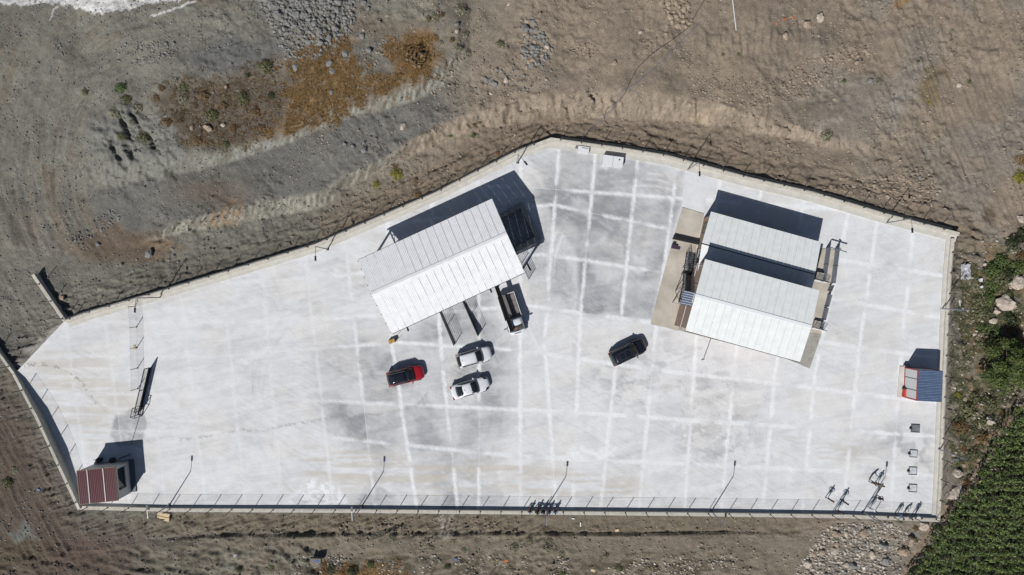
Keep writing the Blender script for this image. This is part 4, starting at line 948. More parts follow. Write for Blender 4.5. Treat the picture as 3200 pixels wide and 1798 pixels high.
    if kind == 'suv':
        for s in (-1, 1): MB().tube([(rx0+.05, s*wr*.97, Hc+.01), (rx0+.2, s*wr*.97, Hc+.07), (rx1-.25, s*wr*.97, Hc+.07), (rx1-.1, s*wr*.97, Hc+.01)], .02, 5).build('roof_rail', M_GALV, root)
    if kind == 'black': 
        mb = MB(); x0, x1, y_ = rx0+.55, rx1-.12, wr*.62; z = Hc+.06
        for a, b in (((x0, -y_), (x1, -y_)), ((x1, -y_), (x1, y_)), ((x1, y_), (x0, y_)), ((x0, y_), (x0, -y_)), (((x0+x1)/2, -y_), ((x0+x1)/2, y_))): mb.bar((*a, z), (*b, z), .014)
        mb.build('sunroof_frame', mat('grey_trim', (.08, .08, .08), .5), root)
    MB().box((rx0+.25, 0, Hc+.05), (.10, .03, .07)).build('antenna', M_BLACK, root)
    for s in (-1, 1):
        m_ = MB(); m_.box((bx1-.32, s*(w+.06), belt+.06), (.12, .22, .14)); m_.build('side_mirror', paint if kind != 'red' else M_BLACK, root)
        MB().add([(h*.80, s*w*.55, .80), (h*.93, s*w*.50, .745), (h*.88, s*w*.80, .74), (h*.72, s*w*.86, .84), (h*.80, s*w*.55, .74), (h*.93, s*w*.50, .65), (h*.88, s*w*.84, .64), (h*.72, s*w*.92, .74)], [(0, 1, 2, 3), (7, 6, 5, 4), (0, 4, 5, 1), (1, 5, 6, 2), (2, 6, 7, 3), (3, 7, 4, 0)]).build('headlight', M_GLASS, root)
        MB().box((-h*.955, s*w*.74, .86), (.14, .30, .16)).build('tail_light', M_TAIL, root)
    wheels(root, (-h*.60, h*.62), Wc); return root
PWHITE = mat('white_car_paint', (.56, .57, .60), .25, var=.01, coat=.6); PRED = mat('red_car_paint', (.26, .008, .015), .22, var=.02, coat=.8); PBLK = mat('black_car_paint', (.008, .009, .014), .15, var=.02, coat=.8)
car('parked_car', 'red SUV with a black roof, leftmost of the parked cars', 1268, 1174, 13.6, 4.35, 1.84, 1.64, PRED, PBLK, 'suv')
car('parked_car', 'white hatchback nearest the barred gates, above the white sedan', 1482, 1116, 16, 4.15, 1.80, 1.55, PWHITE, PWHITE, 'suv')
car('parked_car', 'white sedan with dark rear window, lowest of the parked cars', 1470, 1212, 16.5, 4.60, 1.80, 1.44, PWHITE, PWHITE, 'sedan')
car('parked_car', 'black SUV with sunroof parked alone near the taller building', 1962, 1100, 25.5, 4.50, 1.88, 1.66, PBLK, PBLK, 'black')
# pickup truck
c = P(1600, 983, .9); dirx = P(1621.7, 1046)-P(1580, 919); ang = math.atan2(dirx.y, dirx.x)
tk = thing('pickup_truck', 'small white open bed truck under the black beam by the shed', 'truck', (c.x, c.y, 0), None, ang, world=False)
Lt, Wt = 5.0, 2.1; h = Lt/2; w = Wt/2
sts = []
for x, ww, zt in ((.55, .93, 1.0), (.75, .95, 1.02), (1.35, .95, 1.02), (1.75, .94, .98), (2.15, .90, .90), (2.38, .80, .80), (2.5, .60, .60)):
    half = [(w*ww*.9, .3), (w*ww, .45), (w*ww, .7), (w*ww*.97, zt-.08), (w*ww*.85, zt), (0, zt+.03)]
    sts.append([Vector((x, y, z)) for y, z in half]+[Vector((x, -y, z)) for y, z in half[::-1][1:]])
loft(sts, 'body', PWHITE, tk)
sts = []
for x, ww, zt in ((.55, .86, 1.60), (.62, .84, 1.76), (1.0, .83, 1.80), (1.35, .82, 1.76), (1.72, .86, 1.32), (1.98, .90, 1.0)):
    half = [(w*.93, .95), (w*lerp(.93, ww, .6), lerp(.95, zt, .6)), (w*ww*.92, zt-.03), (w*ww*.5, zt), (0, zt+.01)]
    sts.append([Vector((x, y, z)) for y, z in half]+[Vector((x, -y, z)) for y, z in half[::-1][1:]])
loft(sts, 'cab', PWHITE, tk)
vs = []; 
for i in range(7):
    for j in range(4):
        s, t = i/6, j/3; vs.append(Vector((lerp(2.0, 1.36, t)+.08*(1-(2*s-1)**2), (2*s-1)*w*lerp(.86, .74, t), lerp(1.04, 1.80, t)+.03*math.sin(math.pi*t)+.02)))
o = mesh_obj('windshield', vs, [(i*4+j, (i+1)*4+j, (i+1)*4+j+1, i*4+j+1) for i in range(6) for j in range(3)], mat('green_glass', (.03, .045, .04), .1), tk, smooth=True); o.modifiers.new('t', 'SOLIDIFY').thickness = .012
MB().box((-.98, 0, .78), (2.9, Wt*.94, .06)).build('bed_floor', mat('dusty_bed', (.11, .10, .10), .8, var=.25, scale=3), tk)
for s in (-1, 1):
    MB().box((-.98, s*(w-.03), 1.0), (3.0, .06, .46)).build('bed_side', PWHITE, tk)
    MB().bar((1.3, s*(w*.9), 1.15), (1.38, s*(w+.28), 1.2), .06).box((1.38, s*(w+.24), 1.2), (.12, .26, .2)).build('side_mirror', M_BLACK, tk)
MB().box((-2.47, 0, 1.0), (.06, Wt*.98, .46)).build('tailgate', PWHITE, tk); MB().box((.50, 0, 1.05), (.06, Wt*.94, .6)).build('bed_front', PWHITE, tk)
for x in (-1.9, -1.2, -.5): MB().box((x, .55, .83), (.6, .7, .05), .02).build('bed_board', mat('bed_board', (.14, .125, .12), .8), tk)
MB().tube([(-.15, -.5, .82), (.1, -.2, .9), (.3, -.45, .82)], .05).build('hose', M_RUBBER, tk)
MB().box((2.28, 0, .92), (.06, .8, .03)).build('bonnet_vent', M_BLACK, tk)
for s in (-1, 1): MB().box((2.42, s*.66, .68), (.16, .3, .16)).build('headlight', M_LAMP, tk)
wheels(tk, (-1.5, 1.55), Wt, .34)
hh_ = thing('hard_hat', 'orange hard hat seen on the truck dashboard', 'hard hat', P(1611, 1025, 1.55)); MB().tube([P(1611, 1025, 1.55), P(1611, 1025, 1.58), P(1611, 1025, 1.68), P(1611, 1025, 1.74)], [.17, .17, .14, .05], 10).build('shell', mat('orange_plastic', (.6, .09, .02), .4), hh_)
# yellow cart
yc = thing('yellow_cart', 'yellow two tray hand cart with black handles at the shed corner', 'cart', P(1226, 1066), None, math.radians(17), world=False)
MB().box((-.22, 0, .42), (.42, .5, .32)).build('tray', M_YEL, yc); MB().box((.24, .03, .42), (.42, .5, .32)).build('tray', M_YEL, yc)
MB().box((.02, 0, .2), (.9, .4, .08)).build('chassis', M_BLACK, yc); MB().box((.5, .05, .35), (.14, .4, .5)).build('motor', M_BLACK, yc)
for s in (-1, 1): MB().tube([(.5, s*.2, .4), (.75, s*.25+.1, .8), (.95, s*.25+.1, .95)], .025).build('handle', M_BLACK, yc)
yc.scale = (.85,)*3
for x, y in ((-.3, -.25), (-.3, .25), (.3, -.25), (.3, .25)): MB().tube([(x, y-.04, .14), (x, y+.04, .14)], .14, 10).build('wheel', M_RUBBER, yc)
# ------------------------------------------------------------------ cabinets by the upper wall
eb = thing('electric_cabinet', 'large white double cabinet with a black seam near the upper wall', 'cabinet', P(1912, 508), None, math.radians(-7.5), world=False)
for s, w_ in ((-.62, 1.16), (.62, 1.2)): MB().box((s, 0, .5), (w_, 1.2, 1.0)).build('case', M_WHITE, eb); MB().box((s, 0, 1.02), (w_+.03, 1.26, .05)).build('lid', M_WHITE, eb)
MB().box((.0, 0, .5), (.07, 1.1, .9)).build('seam', M_BLACK, eb); MB().tube([(.75, .25, 1.04), (.75, .25, 1.1)], .09, 8).build('vent', M_BLACK, eb)
for s in (-.8, .2, .95): MB().box((s, -.63, .55), (.05, .03, .2)).build('handle', M_BLACK, eb)
eb.scale = (.98, .95, .85)
sb = thing('junction_box', 'small white box cabinet against the upper wall near the apex', 'cabinet', P(1822, 471), None, math.radians(-8), world=False)
MB().box((0, 0, .3), (1.3, .75, .6)).build('case', M_WHITE, sb); MB().box((.18, .2, .61), (.75, .06, .03)).build('handle', M_BLACK, sb); MB().box((-.8, .2, .15), (.3, .25, .3)).build('socket', M_GALV, sb)
# drain pits
for i, (x, y, s_) in enumerate(((2860, 1339, 1.05), (2854, 1418, .95), (2852, 1472, 1.), (2852, 1526, 1.))):
    lab = ['topmost square sump, with the darkest water stained middle', 'second square sump from the top, by the right wall', 'third square sump from the top, by the right wall', 'lowest square sump, nearest the people by the corner'][i]
    s_ *= .88; r = thing('floor_sump', lab, 'sump', P(x, y), 'square sumps along the right wall', math.radians(-3), world=False)
    MB().box((0, 0, .015), (1.15*s_, 1.05*s_, .02)).build('tray', mat('sump_tray_dark', (.13, .14, .15), .5, var=.4, scale=4) if i == 0 else mat('sump_tray', (.40, .42, .44), .5, var=.3, scale=3), r)
    for k, (cx, cy, dx, dy, mm) in enumerate(((0, .5, 1.1, .05, M_BLACK), (0, -.5, 1.1, .03, M_DARK), (-.52, 0, .05, .96, M_GALV), (.52, 0, .05, .96, M_GALV))): MB().box((cx*s_, cy*s_, .06), (dx*s_, dy*s_, .06)).build('edge', mm, r)
    MB().tube([(-.62*s_, 0, 0), (-.62*s_, 0, .16), (-.55*s_, .05, .30)], [.16, .17, .05], 7).build('plug', M_BLACK, r)
# ------------------------------------------------------------------ lamp posts
lampP = [((530, 1578), (467, 1613), 4.9, (.02, 1), 'street lamp on the bottom wall right of the guard cabin'), ((1131, 1582), (1098, 1628), 5.0, (.0, 1), 'second street lamp from the left along the bottom wall'),
    ((1701, 1597), (1706, 1640), 5.0, (.05, 1), 'street lamp behind the five seated people on the bottom wall'), ((2223, 1598), (2264, 1646), 5.1, (.05, 1), 'fourth street lamp along the bottom wall'), ((2697, 1600), (2771, 1646), 5.1, (.08, 1), 'street lamp at the bottom wall among the standing people'),
    ((2943, 965), (3030, 970), 5.1, (-1, -.02), 'galvanised lamp leaning out over the scrub at the middle of the right wall'), ((2931, 1403), (3019, 1437), 5.1, (-1, .02), 'galvanised lamp by the right wall above the square sumps'),
    ((501, 930), (421, 933), 5.3, (0, -1), 'lamp at the upper left wall beside the inner fence'), ((1024, 779), (976, 766), 5.1, (.05, -1), 'lamp at the upper left wall left of the open shed'),
    ((1618, 508), (1614, 476), 5.0, (.5, -.6), 'lamp near the apex of the upper wall'), ((2149, 531), (2184, 509), 5.0, (0, -1), 'lamp at the upper right wall by the lower building'), ((2770, 697), (2853, 687), 5.1, (0, -1), 'rightmost lamp of the upper right wall')]
for (b, t, hh, dr, lab) in lampP:
    pb = P(*b); r = thing('street_lamp', lab, 'street lamp', pb, 'street lamps round the yard', 0, world=False)
    MB().tube([(0, 0, 0), (0, 0, hh)], [.075, .045], 8).build('pole', M_GALV, r); MB().box((0, 0, .02), (.3, .3, .03)).build('base_plate', M_DARK, r)
    d = Vector((dr[0], dr[1], 0)).normalized()
    arm = MB().tube([(0, 0, hh-.02), d*.6+Z3*(hh+.12), d*1.15+Z3*(hh+.2)], .032, 6).build('arm', M_GALV, r)
    MB().bar(d*1.05+Z3*(hh+.2), d*1.6+Z3*(hh+.24), .2, .07).build('lamp_head', M_GALV if b[0] > 2900 else M_DARK, arm)
# ------------------------------------------------------------------ people
SKIN = mat('skin', (.35, .2, .14), .6, var=.03); HAIR = mat('dark_hair', (.015, .012, .01), .7); SHOE = mat('shoe', (.02, .02, .02), .6)
GREYH = mat('grey_hair', (.18, .17, .16), .7)
def person(px, py, face, label, shirt, trous, pose='stand', hair=HAIR, sleeve=True, z0=0., group=None, cap=False, seed=0, scale=1.):
    rr = random.Random(seed)
    J = {}; E = []; R = {}; B = {}
    def j(n, p, r, par=None, m=1):
        J[n] = Vector(p); R[n] = r
        if par: E.append((par, n)); B[(par, n)] = m
    sit = pose == 'sit'; hip = .95 if not sit else .14
    lean = {'bend': .22, 'sit': .08}.get(pose, .0)
    j('pelvis', (0, 0, hip), (.155, .115)); j('waist', (0, lean*.4, hip+.18), (.135, .10), 'pelvis', 0); j('chest', (0, lean*.8, hip+.38), (.165, .115), 'waist', 0)
    j('neck', (0, lean*1.1, hip+.56), (.058, .058), 'chest', 0); j('head', (0, lean*1.2+.02, hip+.68), (.082, .095), 'neck', 2); j('crown', (0, lean*1.2+.02, hip+.77), (.06, .075), 'head', 2)
    j('nose', (0, lean*1.2+.12, hip+.665), (.014, .014), 'head', 2)
    for s in (-1, 1):
        k = 'L' if s < 0 else 'R'
        sh = Vector((s*.19, lean*.9, hip+.47)); j('sh'+k, sh, (.062, .062), 'chest', 0)
        ps = pose
        if sit: el, wr = sh+Vector((s*.06, .08, -.26)), Vector((s*.17, .36, hip+.14))
        elif pose == 'hips': el, wr = sh+Vector((s*.17, -.08, -.24)), sh+Vector((-s*.02, .04, -.44))
        elif pose == 'bend' and s > 0: el, wr = sh+Vector((.06, .18, -.20)), sh+Vector((.02, .42, -.30))
        elif pose == 'cross': el, wr = sh+Vector((s*.07, .04, -.27)), sh+Vector((-s*.12, .22, -.25))
        elif pose == 'behind': el, wr = sh+Vector((s*.10, -.12, -.26)), sh+Vector((-s*.12, -.18, -.42))
        else: el, wr = sh+Vector((s*.07, -.03, -.28)), sh+Vector((s*.09, .07, -.53))
        j('el'+k, el, (.045, .045), 'sh'+k, 0); j('wr'+k, wr, (.03, .026), 'el'+k, 0 if sleeve else 2)
        d = (wr-el).normalized(); sd_ = d.cross(Vector((0, 0, 1))); sd_ = sd_.normalized() if sd_.length > .1 else Vector((0, 1, 0)); pal = wr+d*.07
        j('pa'+k, pal, (.032, .02), 'wr'+k, 2)
        for q in range(4):
            f0 = pal+d*.03+sd_*(q-1.5)*.02; f1 = f0+d*(.04-.004*abs(q-1.3)); cr = sd_.cross(d)
            j('f%d%s' % (q, k), f0, (.009, .009), 'pa'+k, 2); j('g%d%s' % (q, k), f1+cr*.01, (.008, .008), 'f%d%s' % (q, k), 2)
        j('th'+k, wr+d*.05+sd_*.04, (.010, .010), 'wr'+k, 2)
        if sit: hp, kn, an, to = Vector((s*.10, .02, hip-.02)), Vector((s*.14, .46, hip+.02)), Vector((s*.14, .44, hip-.40)), Vector((s*.15, .60, hip-.45))
        else: st_ = .10+.03*rr.random(); yy = s*.07*rr.random(); hp, kn, an, to = Vector((s*.09, 0, hip-.06)), Vector((s*st_, yy*.7+.03, .50)), Vector((s*(st_+.03), yy, .09)), Vector((s*(st_+.05), yy+.16, .045))
        j('hp'+k, hp, (.095, .095), 'pelvis', 1); j('kn'+k, kn, (.062, .062), 'hp'+k, 1); j('an'+k, an, (.042, .042), 'kn'+k, 1); j('to'+k, to, (.042, .032), 'an'+k, 3)
    names = list(J); ix = {n: i for i, n in enumerate(names)}
    me = bpy.data.meshes.new('body'); me.from_pydata([J[n] for n in names], [(ix[a], ix[b]) for a, b in E], [])
    ob = bpy.data.objects.new('tmp', me); COL.objects.link(ob); md = ob.modifiers.new('s', 'SKIN')
    for n in names: v = me.skin_vertices[0].data[ix[n]]; v.radius = R[n]; v.use_root = (n == 'pelvis')
    md.use_smooth_shade = True; ob.modifiers.new('ss', 'SUBSURF').levels = 1
    dg = bpy.context.evaluated_depsgraph_get(); nm = bpy.data.meshes.new_from_object(ob.evaluated_get(dg)); bpy.data.objects.remove(ob)
    for m_ in (shirt, trous, SKIN, SHOE): nm.materials.append(m_)
    seg = [(J[a], J[b], B[(a, b)]) for a, b in E]; A_ = np.array([s[0] for s in seg]); D_ = np.array([s[1]-s[0] for s in seg]); LL_ = (D_**2).sum(1)+1e-9
    mi = []
    for p in nm.polygons:
        c = np.array(p.center); t = np.clip(((c-A_)*D_).sum(1)/LL_, 0, 1); dd = ((A_+D_*t[:, None]-c)**2).sum(1); mi.append(seg[int(dd.argmin())][2])
    nm.polygons.foreach_set('material_index', np.array(mi, np.int32)); nm.polygons.foreach_set('use_smooth', np.ones(len(mi), bool))
    base = P(px, py, z0); r = thing('person', label, 'person', base, group, face, world=False)
    r.scale = (scale,)*3
    b = bpy.data.objects.new('body', nm); COL.objects.link(b); b.parent = r
    hd = J['head']; bm = bmesh.new(); bmesh.ops.create_uvsphere(bm, u_segments=10, v_segments=7, radius=1.0)
    for v in bm.verts: v.co = Vector((v.co.x*.098, v.co.y*.112-.012, v.co.z*.10+.045)) + hd
    bmesh.ops.delete(bm, geom=[v for v in bm.verts if (v.co.z < hd.z+.03 and v.co.y > hd.y+.02) or v.co.z < hd.z-.04], context='VERTS')
    hm = bpy.data.meshes.new('hair'); bm.to_mesh(hm); bm.free(); hm.materials.append(hair); ho = bpy.data.objects.new('cap' if cap else 'hair', hm); COL.objects.link(ho); ho.parent = r
    for p in hm.polygons: p.use_smooth = True
    if cap: MB().box(hd+Vector((0, .14, .07)), (.13, .10, .012)).build('cap_peak', hair, ho)
    mb = MB()
    for s in (-1, 1): mb.box(hd+Vector((s*.032, .094, .012)), (.022, .01, .01), mi=0)
    mb.box(hd+Vector((0, .094, -.05)), (.04, .008, .008), mi=0); mb.build('eyes_and_mouth', HAIR, r)
    for s in (-1, 1): MB().box(hd+Vector((s*.092, .0, -.01)), (.015, .03, .05)).build('ear', SKIN, r)
    return r
def cm_(n, c): return mat('cloth_'+n, c, .85, var=.1, scale=8)
NAVY = cm_('navy', (.02, .025, .05)); BLKC = cm_('black', (.012, .012, .014)); MARO = cm_('maroon', (.055, .02, .018)); WHT = cm_('white', (.55, .57, .62)); JEAN = cm_('jeans', (.10, .14, .21)); OLIV = cm_('olive', (.10, .10, .05)); LBL = cm_('light_blue', (.30, .40, .55)); GRY = cm_('grey', (.15, .15, .17)); DBR = cm_('brown', (.05, .03, .022)); BLU = cm_('blue', (.07, .12, .25))
grp = 'people standing in the yard'
person(2584, 1555, 2.6, 'person in maroon top and dark trousers standing leftmost of those in the right half', MARO, NAVY, 'hips', seed=1, group=grp)
person(2629, 1563, -.6, 'person in black with elbows out, between two others near the bottom wall', BLKC, NAVY, 'hips', seed=2, group=grp)
person(2614, 1592, 2.9, 'person in dark brown standing on the shadow of the bottom wall', DBR, BLKC, 'stand', seed=3, group=grp)
person(2714, 1501, -1.9, 'person in dark top and grey trousers reaching out an arm, topmost of the group', DBR, JEAN, 'bend', seed=4, group=grp)
person(2739, 1508, 2.8, 'person in olive shirt standing on the lamp shadow', OLIV, BLKC, 'cross', seed=5, group=grp)
person(2736, 1549, -2.6, 'person in reddish brown top below the person in olive', MARO, BLKC, 'behind', seed=6, group=grp)
person(2716, 1586, 2.4, 'person in white shirt and blue jeans by the bottom wall lamp', WHT, JEAN, 'stand', seed=7, group=grp)
person(2802, 1602, 2.8, 'person in pale blue shirt, left of three in the bottom right corner', LBL, JEAN, 'bend', seed=8, group=grp)
p9 = person(2824, 1603, -2.8, 'person in grey holding a stick, middle of three in the bottom right corner', GRY, BLKC, 'bend', seed=9, group=grp)
person(2855, 1606, 2.9, 'person in white shirt and black trousers nearest the bottom right corner', WHT, BLKC, 'cross', seed=10, group=grp)
tag(MB().tube([P(2829, 1603)+Vector((.1, -.2, 0)), P(2829, 1603)+Vector((.15, .05, 1.25))], .018).build('walking_stick', M_DARK), 'thin dark stick held by the person in grey', 'stick')
grp = 'people sitting on the bottom wall'
for i, (x, sh, tr, hr, lab, sl) in enumerate(((1655, WHT, MARO, GREYH, 'person in white shirt and maroon trousers, leftmost on the wall', False), (1678, cm_('khaki', (.09, .08, .06)), BLKC, HAIR, 'broad person in dark khaki seated second from the left on the wall', True),
        (1696, cm_('plum', (.06, .03, .06)), BLKC, GREYH, 'person in plum and black seated in front of the lamp pole', True), (1715, BLU, DBR, HAIR, 'person in blue shirt seated right of the lamp pole', True), (1735, LBL, NAVY, HAIR, 'person in pale blue vest, rightmost on the wall', False))):
    person(x, 1601, random.uniform(-.15, .15), lab, sh, tr, 'sit', hr, sl, .44, grp, seed=20+i, scale=1.0 if i != 1 else 1.1)
# ------------------------------------------------------------------ cables, pipes, boards, litter
def cable(pts, r, m, lab, name='cable', lift=.03):
    q = []
    for i in range(len(pts)-1):
        n = max(2, int(math.hypot(pts[i+1][0]-pts[i][0], pts[i+1][1]-pts[i][1])/7))
        for k in range(n): t = k/n; q.append((lerp(pts[i][0], pts[i+1][0], t), lerp(pts[i][1], pts[i+1][1], t)))
    q.append(pts[-1]); g_ = []
    for x, y in q: p = G(x, y); p.z += lift; g_.append(p)
    for _ in range(2): g_ = [g_[0]]+[Vector(((g_[i-1].x+g_[i].x*2+g_[i+1].x)/4, (g_[i-1].y+g_[i].y*2+g_[i+1].y)/4, max(g_[i].z, (g_[i-1].z+g_[i+1].z)/2))) for i in range(1, len(g_)-1)]+[g_[-1]]
    return tag(MB().tube(g_, r, 5).build(name, m), lab, name)
cable([(2207, -8), (2180, 35), (2167, 60), (2150, 88), (2090, 133), (2040, 165), (1990, 215), (1966, 262), (1950, 300), (1925, 323), (1893, 342), (1888, 372)], .032, M_BLACK, 'black cable running down the dirt slope to the upper wall')
cable([(2192, 65), (2140, 118), (2080, 180), (2040, 218), (1985, 262), (1935, 290), (1925, 330), (1895, 358), (1843, 410), (1820, 430)], .022, mat('blue_hose', (.05, .08, .25), .5), 'thin blue hose running beside the black cable down the slope', 'hose')
cable([(2288, -8), (2292, 30), (2300, 97)], .055, M_WHITE, 'white plastic pipe lying on the dirt at the top of the slope', 'pipe', .07)
cable([(2250, 2), (2265, -4)], .05, M_WHITE, 'short white pipe end at the top edge of the slope', 'pipe', .07)
def slab_box(name, lab, cat, px, py, dx, dy, dz, rz, m, lift=0.):
    p = G(px, py); return tag(MB().box((p.x, p.y, p.z+dz/2+lift), (dx, dy, dz), rz).build(name, m), lab, cat)
bd = thing('plywood_sheet', 'pale plywood boards lying on the dirt below the bottom wall', 'boards', G(513, 1615))
p = G(513, 1613); 
for k in range(2): MB().box((p.x+.05*k, p.y-.25+.5*k, p.z+.24+.02*k), (1.45, .42, .05), -.22).build('board', M_WOOD, bd)
ct = thing('wooden_crate', 'grey wooden crate in the ditch at the bottom edge', 'crate', G(990, 1748)); p = G(990, 1748)
MB().box((p.x, p.y, p.z+.35), (1.25, .6, .5), -.02).build('case', mat('grey_wood', (.13, .115, .1), .8), ct); MB().box((p.x+.15, p.y-.0, p.z+.615), (.5, .25, .02), -.02).build('label_plate', BLU, ct)
for nm_, lab, cat, x, y, a, b, c_, rz, m in (('white_board', 'white strip of board on the dirt track, right of the seated people', 'board', 1791, 1621, .35, .12, .05, -.1, M_WHITE), ('white_tube', 'short white tube standing out on the dirt track below the wall', 'tube', 1814, 1639, .12, .5, .1, 0, M_WHITE), ('cardboard_piece', 'tan cardboard piece by the berm', 'cardboard', 1928, 1658, .45, .3, .04, .3, M_WOOD),
        ('cardboard_piece', 'tan cardboard scrap on the slab under the inner fence', 'cardboard', 421, 1086, .28, .5, .06, .1, M_WOOD), ('plastic_pipe', 'white and red pipe in the scrub right of the wall', 'pipe', 2997, 942, .14, 1.2, .12, .12, M_WHITE), ('white_box', 'pair of small white boxes in the scrub', 'box', 3062, 876, .35, .4, .3, .2, M_WHITE),
        ('white_box', 'small white box under the pair in the scrub', 'box', 3065, 897, .25, .25, .2, .5, M_WHITE), ('blue_rag', 'blue rag on the brown soil in the lower left', 'rag', 121, 1531, .35, .2, .06, -.5, mat('blue_rag', (.08, .18, .32), .8)), ('grey_tile', 'grey tile lying on the bank at the bottom', 'tile', 735, 1737, .4, .35, .05, .1, mat('grey_tile', (.25, .24, .26), .7)),
        ('orange_rag', 'orange rag in the debris at the bottom', 'rag', 1582, 1753, .45, .2, .06, .2, mat('orange_rag', (.5, .08, .02), .7)), ('blue_bag', 'blue bag scrap in the bottom debris', 'bag', 1424, 1748, .3, .3, .1, .2, BLU), ('green_scrap', 'green plastic scrap on the bottom bank', 'scrap', 1450, 1716, .22, .2, .08, .2, mat('green_rag', (.02, .3, .15), .6)),
        ('road_barrel', 'white bag caught by rocks in the bottom right', 'bag', 2697, 1774, .3, .3, .25, .2, M_WHITE), ('cardboard_piece', 'tan cardboard on the bottom bank right of centre', 'cardboard', 1853, 1783, .5, .3, .05, -.3, M_WOOD)):
    if 'slab under' in lab: p = P(x, y); tag(MB().box((p.x, p.y, .04), (a, b, c_), rz).build(nm_, m), lab, cat)
    else: slab_box(nm_, lab, cat, x, y, a, b, c_, rz, m, .02)
for i, (x, y) in enumerate(((2428, 77), (2450, 62), (2480, 58))):
    p = G(x, y); vs = [(p.x+random.uniform(-.3, .3), p.y+random.uniform(-.2, .2), p.z+.06+random.uniform(0, .12)) for _ in range(7)]
    tag(mesh_obj('orange_netting', vs, [(0, 1, 2), (1, 2, 3), (2, 3, 4), (3, 4, 5), (4, 5, 6)], mat('orange_net', (.42, .12, .05), .7)), ['crumpled orange netting, left piece by the dirt mound', 'crumpled orange netting, middle piece by the dirt mound', 'crumpled orange netting, right piece by the dirt mound'][i], 'netting')
# crumpled tarpaulin
p = G(3015, 850); vs = []; 
for i in range(8):
    for k in range(6): vs.append((p.x+(i-3.5)*.16+random.uniform(-.06, .06), p.y+(k-2.5)*.36+random.uniform(-.1, .1), p.z+.15+random.uniform(0, .3)))
tag(mesh_obj('tarpaulin', vs, [(i*6+k, (i+1)*6+k, (i+1)*6+k+1, i*6+k+1) for i in range(7) for k in range(5)], mat('grey_tarp', (.32, .33, .35), .5)), 'crumpled grey plastic sheet in the scrub right of the yard', 'tarpaulin')
# ------------------------------------------------------------------ rocks
def rock_mesh(seed, sub=2):
    r = random.Random(seed); bm = bmesh.new(); bmesh.ops.create_icosphere(bm, subdivisions=sub, radius=1)
    ax = [Vector((r.uniform(-1, 1), r.uniform(-1, 1), r.uniform(-.6, 1))).normalized() for _ in range(13)]; ds = [r.uniform(.5, .88) for _ in ax]
    for v in bm.verts:
        c = v.co.normalized(); k = 1.
        for a, d in zip(ax, ds):
            t = c.dot(a)
            if t > .05: k = min(k, d/t)
        v.co = c*k*(1+r.uniform(-.05, .05) if sub < 3 else 1+(vnoise(np.array([c.x*4+9]), np.array([c.y*4+c.z*5+9]), seed)[0]-.5)*.3+r.uniform(-.025, .025)); v.co.z *= .8
    me = bpy.data.meshes.new('rock'); bm.to_mesh(me); bm.free(); return me
RM = {}
rk = {'slate': mat('slate_rock', (.165, .163, .156), .9, var=.25, scale=2.5, bump=.03, spec=.2), 'tan': mat('tan_rock', (.26, .205, .155), .9, var=.25, scale=2.5, bump=.03, spec=.2), 'pale': mat('pale_rock', (.36, .31, .26), .9, var=.25, scale=2.5, bump=.03, spec=.2)}
for kk, mm in rk.items():
    for s in range(6):
        m_ = rock_mesh(s+hash(kk[0]) % 1 + {'slate': 0, 'tan': 20, 'pale': 40}[kk], 2); m_.materials.append(mm); RM[kk, s] = m_
        m_ = rock_mesh(s+100+{'slate': 0, 'tan': 20, 'pale': 40}[kk], 3); m_.materials.append(mm); RM[kk, s+10] = m_
def rock(px, py, rpx, kind, label, group=None, flat_=1.):
    p = G(px, py); s = rpx*(CH-p.z)/F*1.05; o = bpy.data.objects.new('rock', RM[kind, random.randrange(6)+(10 if rpx > 14 else 0)]); COL.objects.link(o)
    o.location = (p.x, p.y, p.z+s*.22); o.rotation_euler = (random.uniform(-.3, .3), random.uniform(-.3, .3), random.uniform(0, 6.28)); o.scale = (s*random.uniform(.85, 1.2), s*random.uniform(.75, 1.05), s*random.uniform(.6, .9)*flat_)
    return tag(o, label, 'rock', group)
def scatter(poly, n, r0, r1, pw=2.):
    xs = [p[0] for p in poly]; ys = [p[1] for p in poly]; out = []; tries = 0
    while len(out) < n and tries < n*60:
        tries += 1; x, y = random.uniform(min(xs), max(xs)), random.uniform(min(ys), max(ys))
        if pdist(np.array([x]), np.array([y]), poly)[0] > 0: continue
        r = r0+(r1-r0)*random.random()**pw
        if any((x-a)**2+(y-b)**2 < (.62*(r+c))**2 for a, b, c in out): continue
        out.append((x, y, r))
    return out
for x, y, r in scatter([(818, -12), (1100, -12), (1105, 60), (1085, 100), (1050, 145), (985, 150), (940, 138), (900, 108), (872, 72), (835, 35)], 125, 6, 17, 1.7): rock(x, y, r, 'slate', 'grey angular rock in the rubble pile at the top of the slope', 'rocks of the grey rubble pile', 1.1)
for x, y, r in scatter([(1625, 60), (1660, 55), (1700, 110), (1730, 160), (1690, 200), (1640, 215), (1625, 170), (1640, 130)], 32, 6, 13, 1.5): rock(x, y, r, random.choice(['slate', 'slate', 'tan']), 'mixed grey and tan rock in the cluster above the yard apex', 'rocks of the middle cluster')
for x, y, r in scatter([(2055, -10), (2145, -10), (2165, 60), (2150, 88), (2105, 85), (2085, 40)], 24, 6, 14, 1.3): rock(x, y, r, 'tan', 'rounded tan rock in the pile where the black cable starts', 'rocks of the tan pile')
for x, y, r in scatter([(2500, 1760), (2560, 1700), (2640, 1650), (2740, 1640), (2800, 1690), (2760, 1795), (2500, 1810)], 26, 8, 18, 1.6): rock(x, y, r, random.choice(['pale', 'tan', 'slate']), 'loose pale rock on the rubble below the bottom right corner', 'rocks of the lower right rubble')
for x, y, r in scatter([(360, 150), (560, 130), (570, 170), (440, 205), (370, 190)], 9, 6, 10): rock(x, y, r, 'slate', 'small grey rock on the left gravel slope', 'rocks of the left gravel slope')
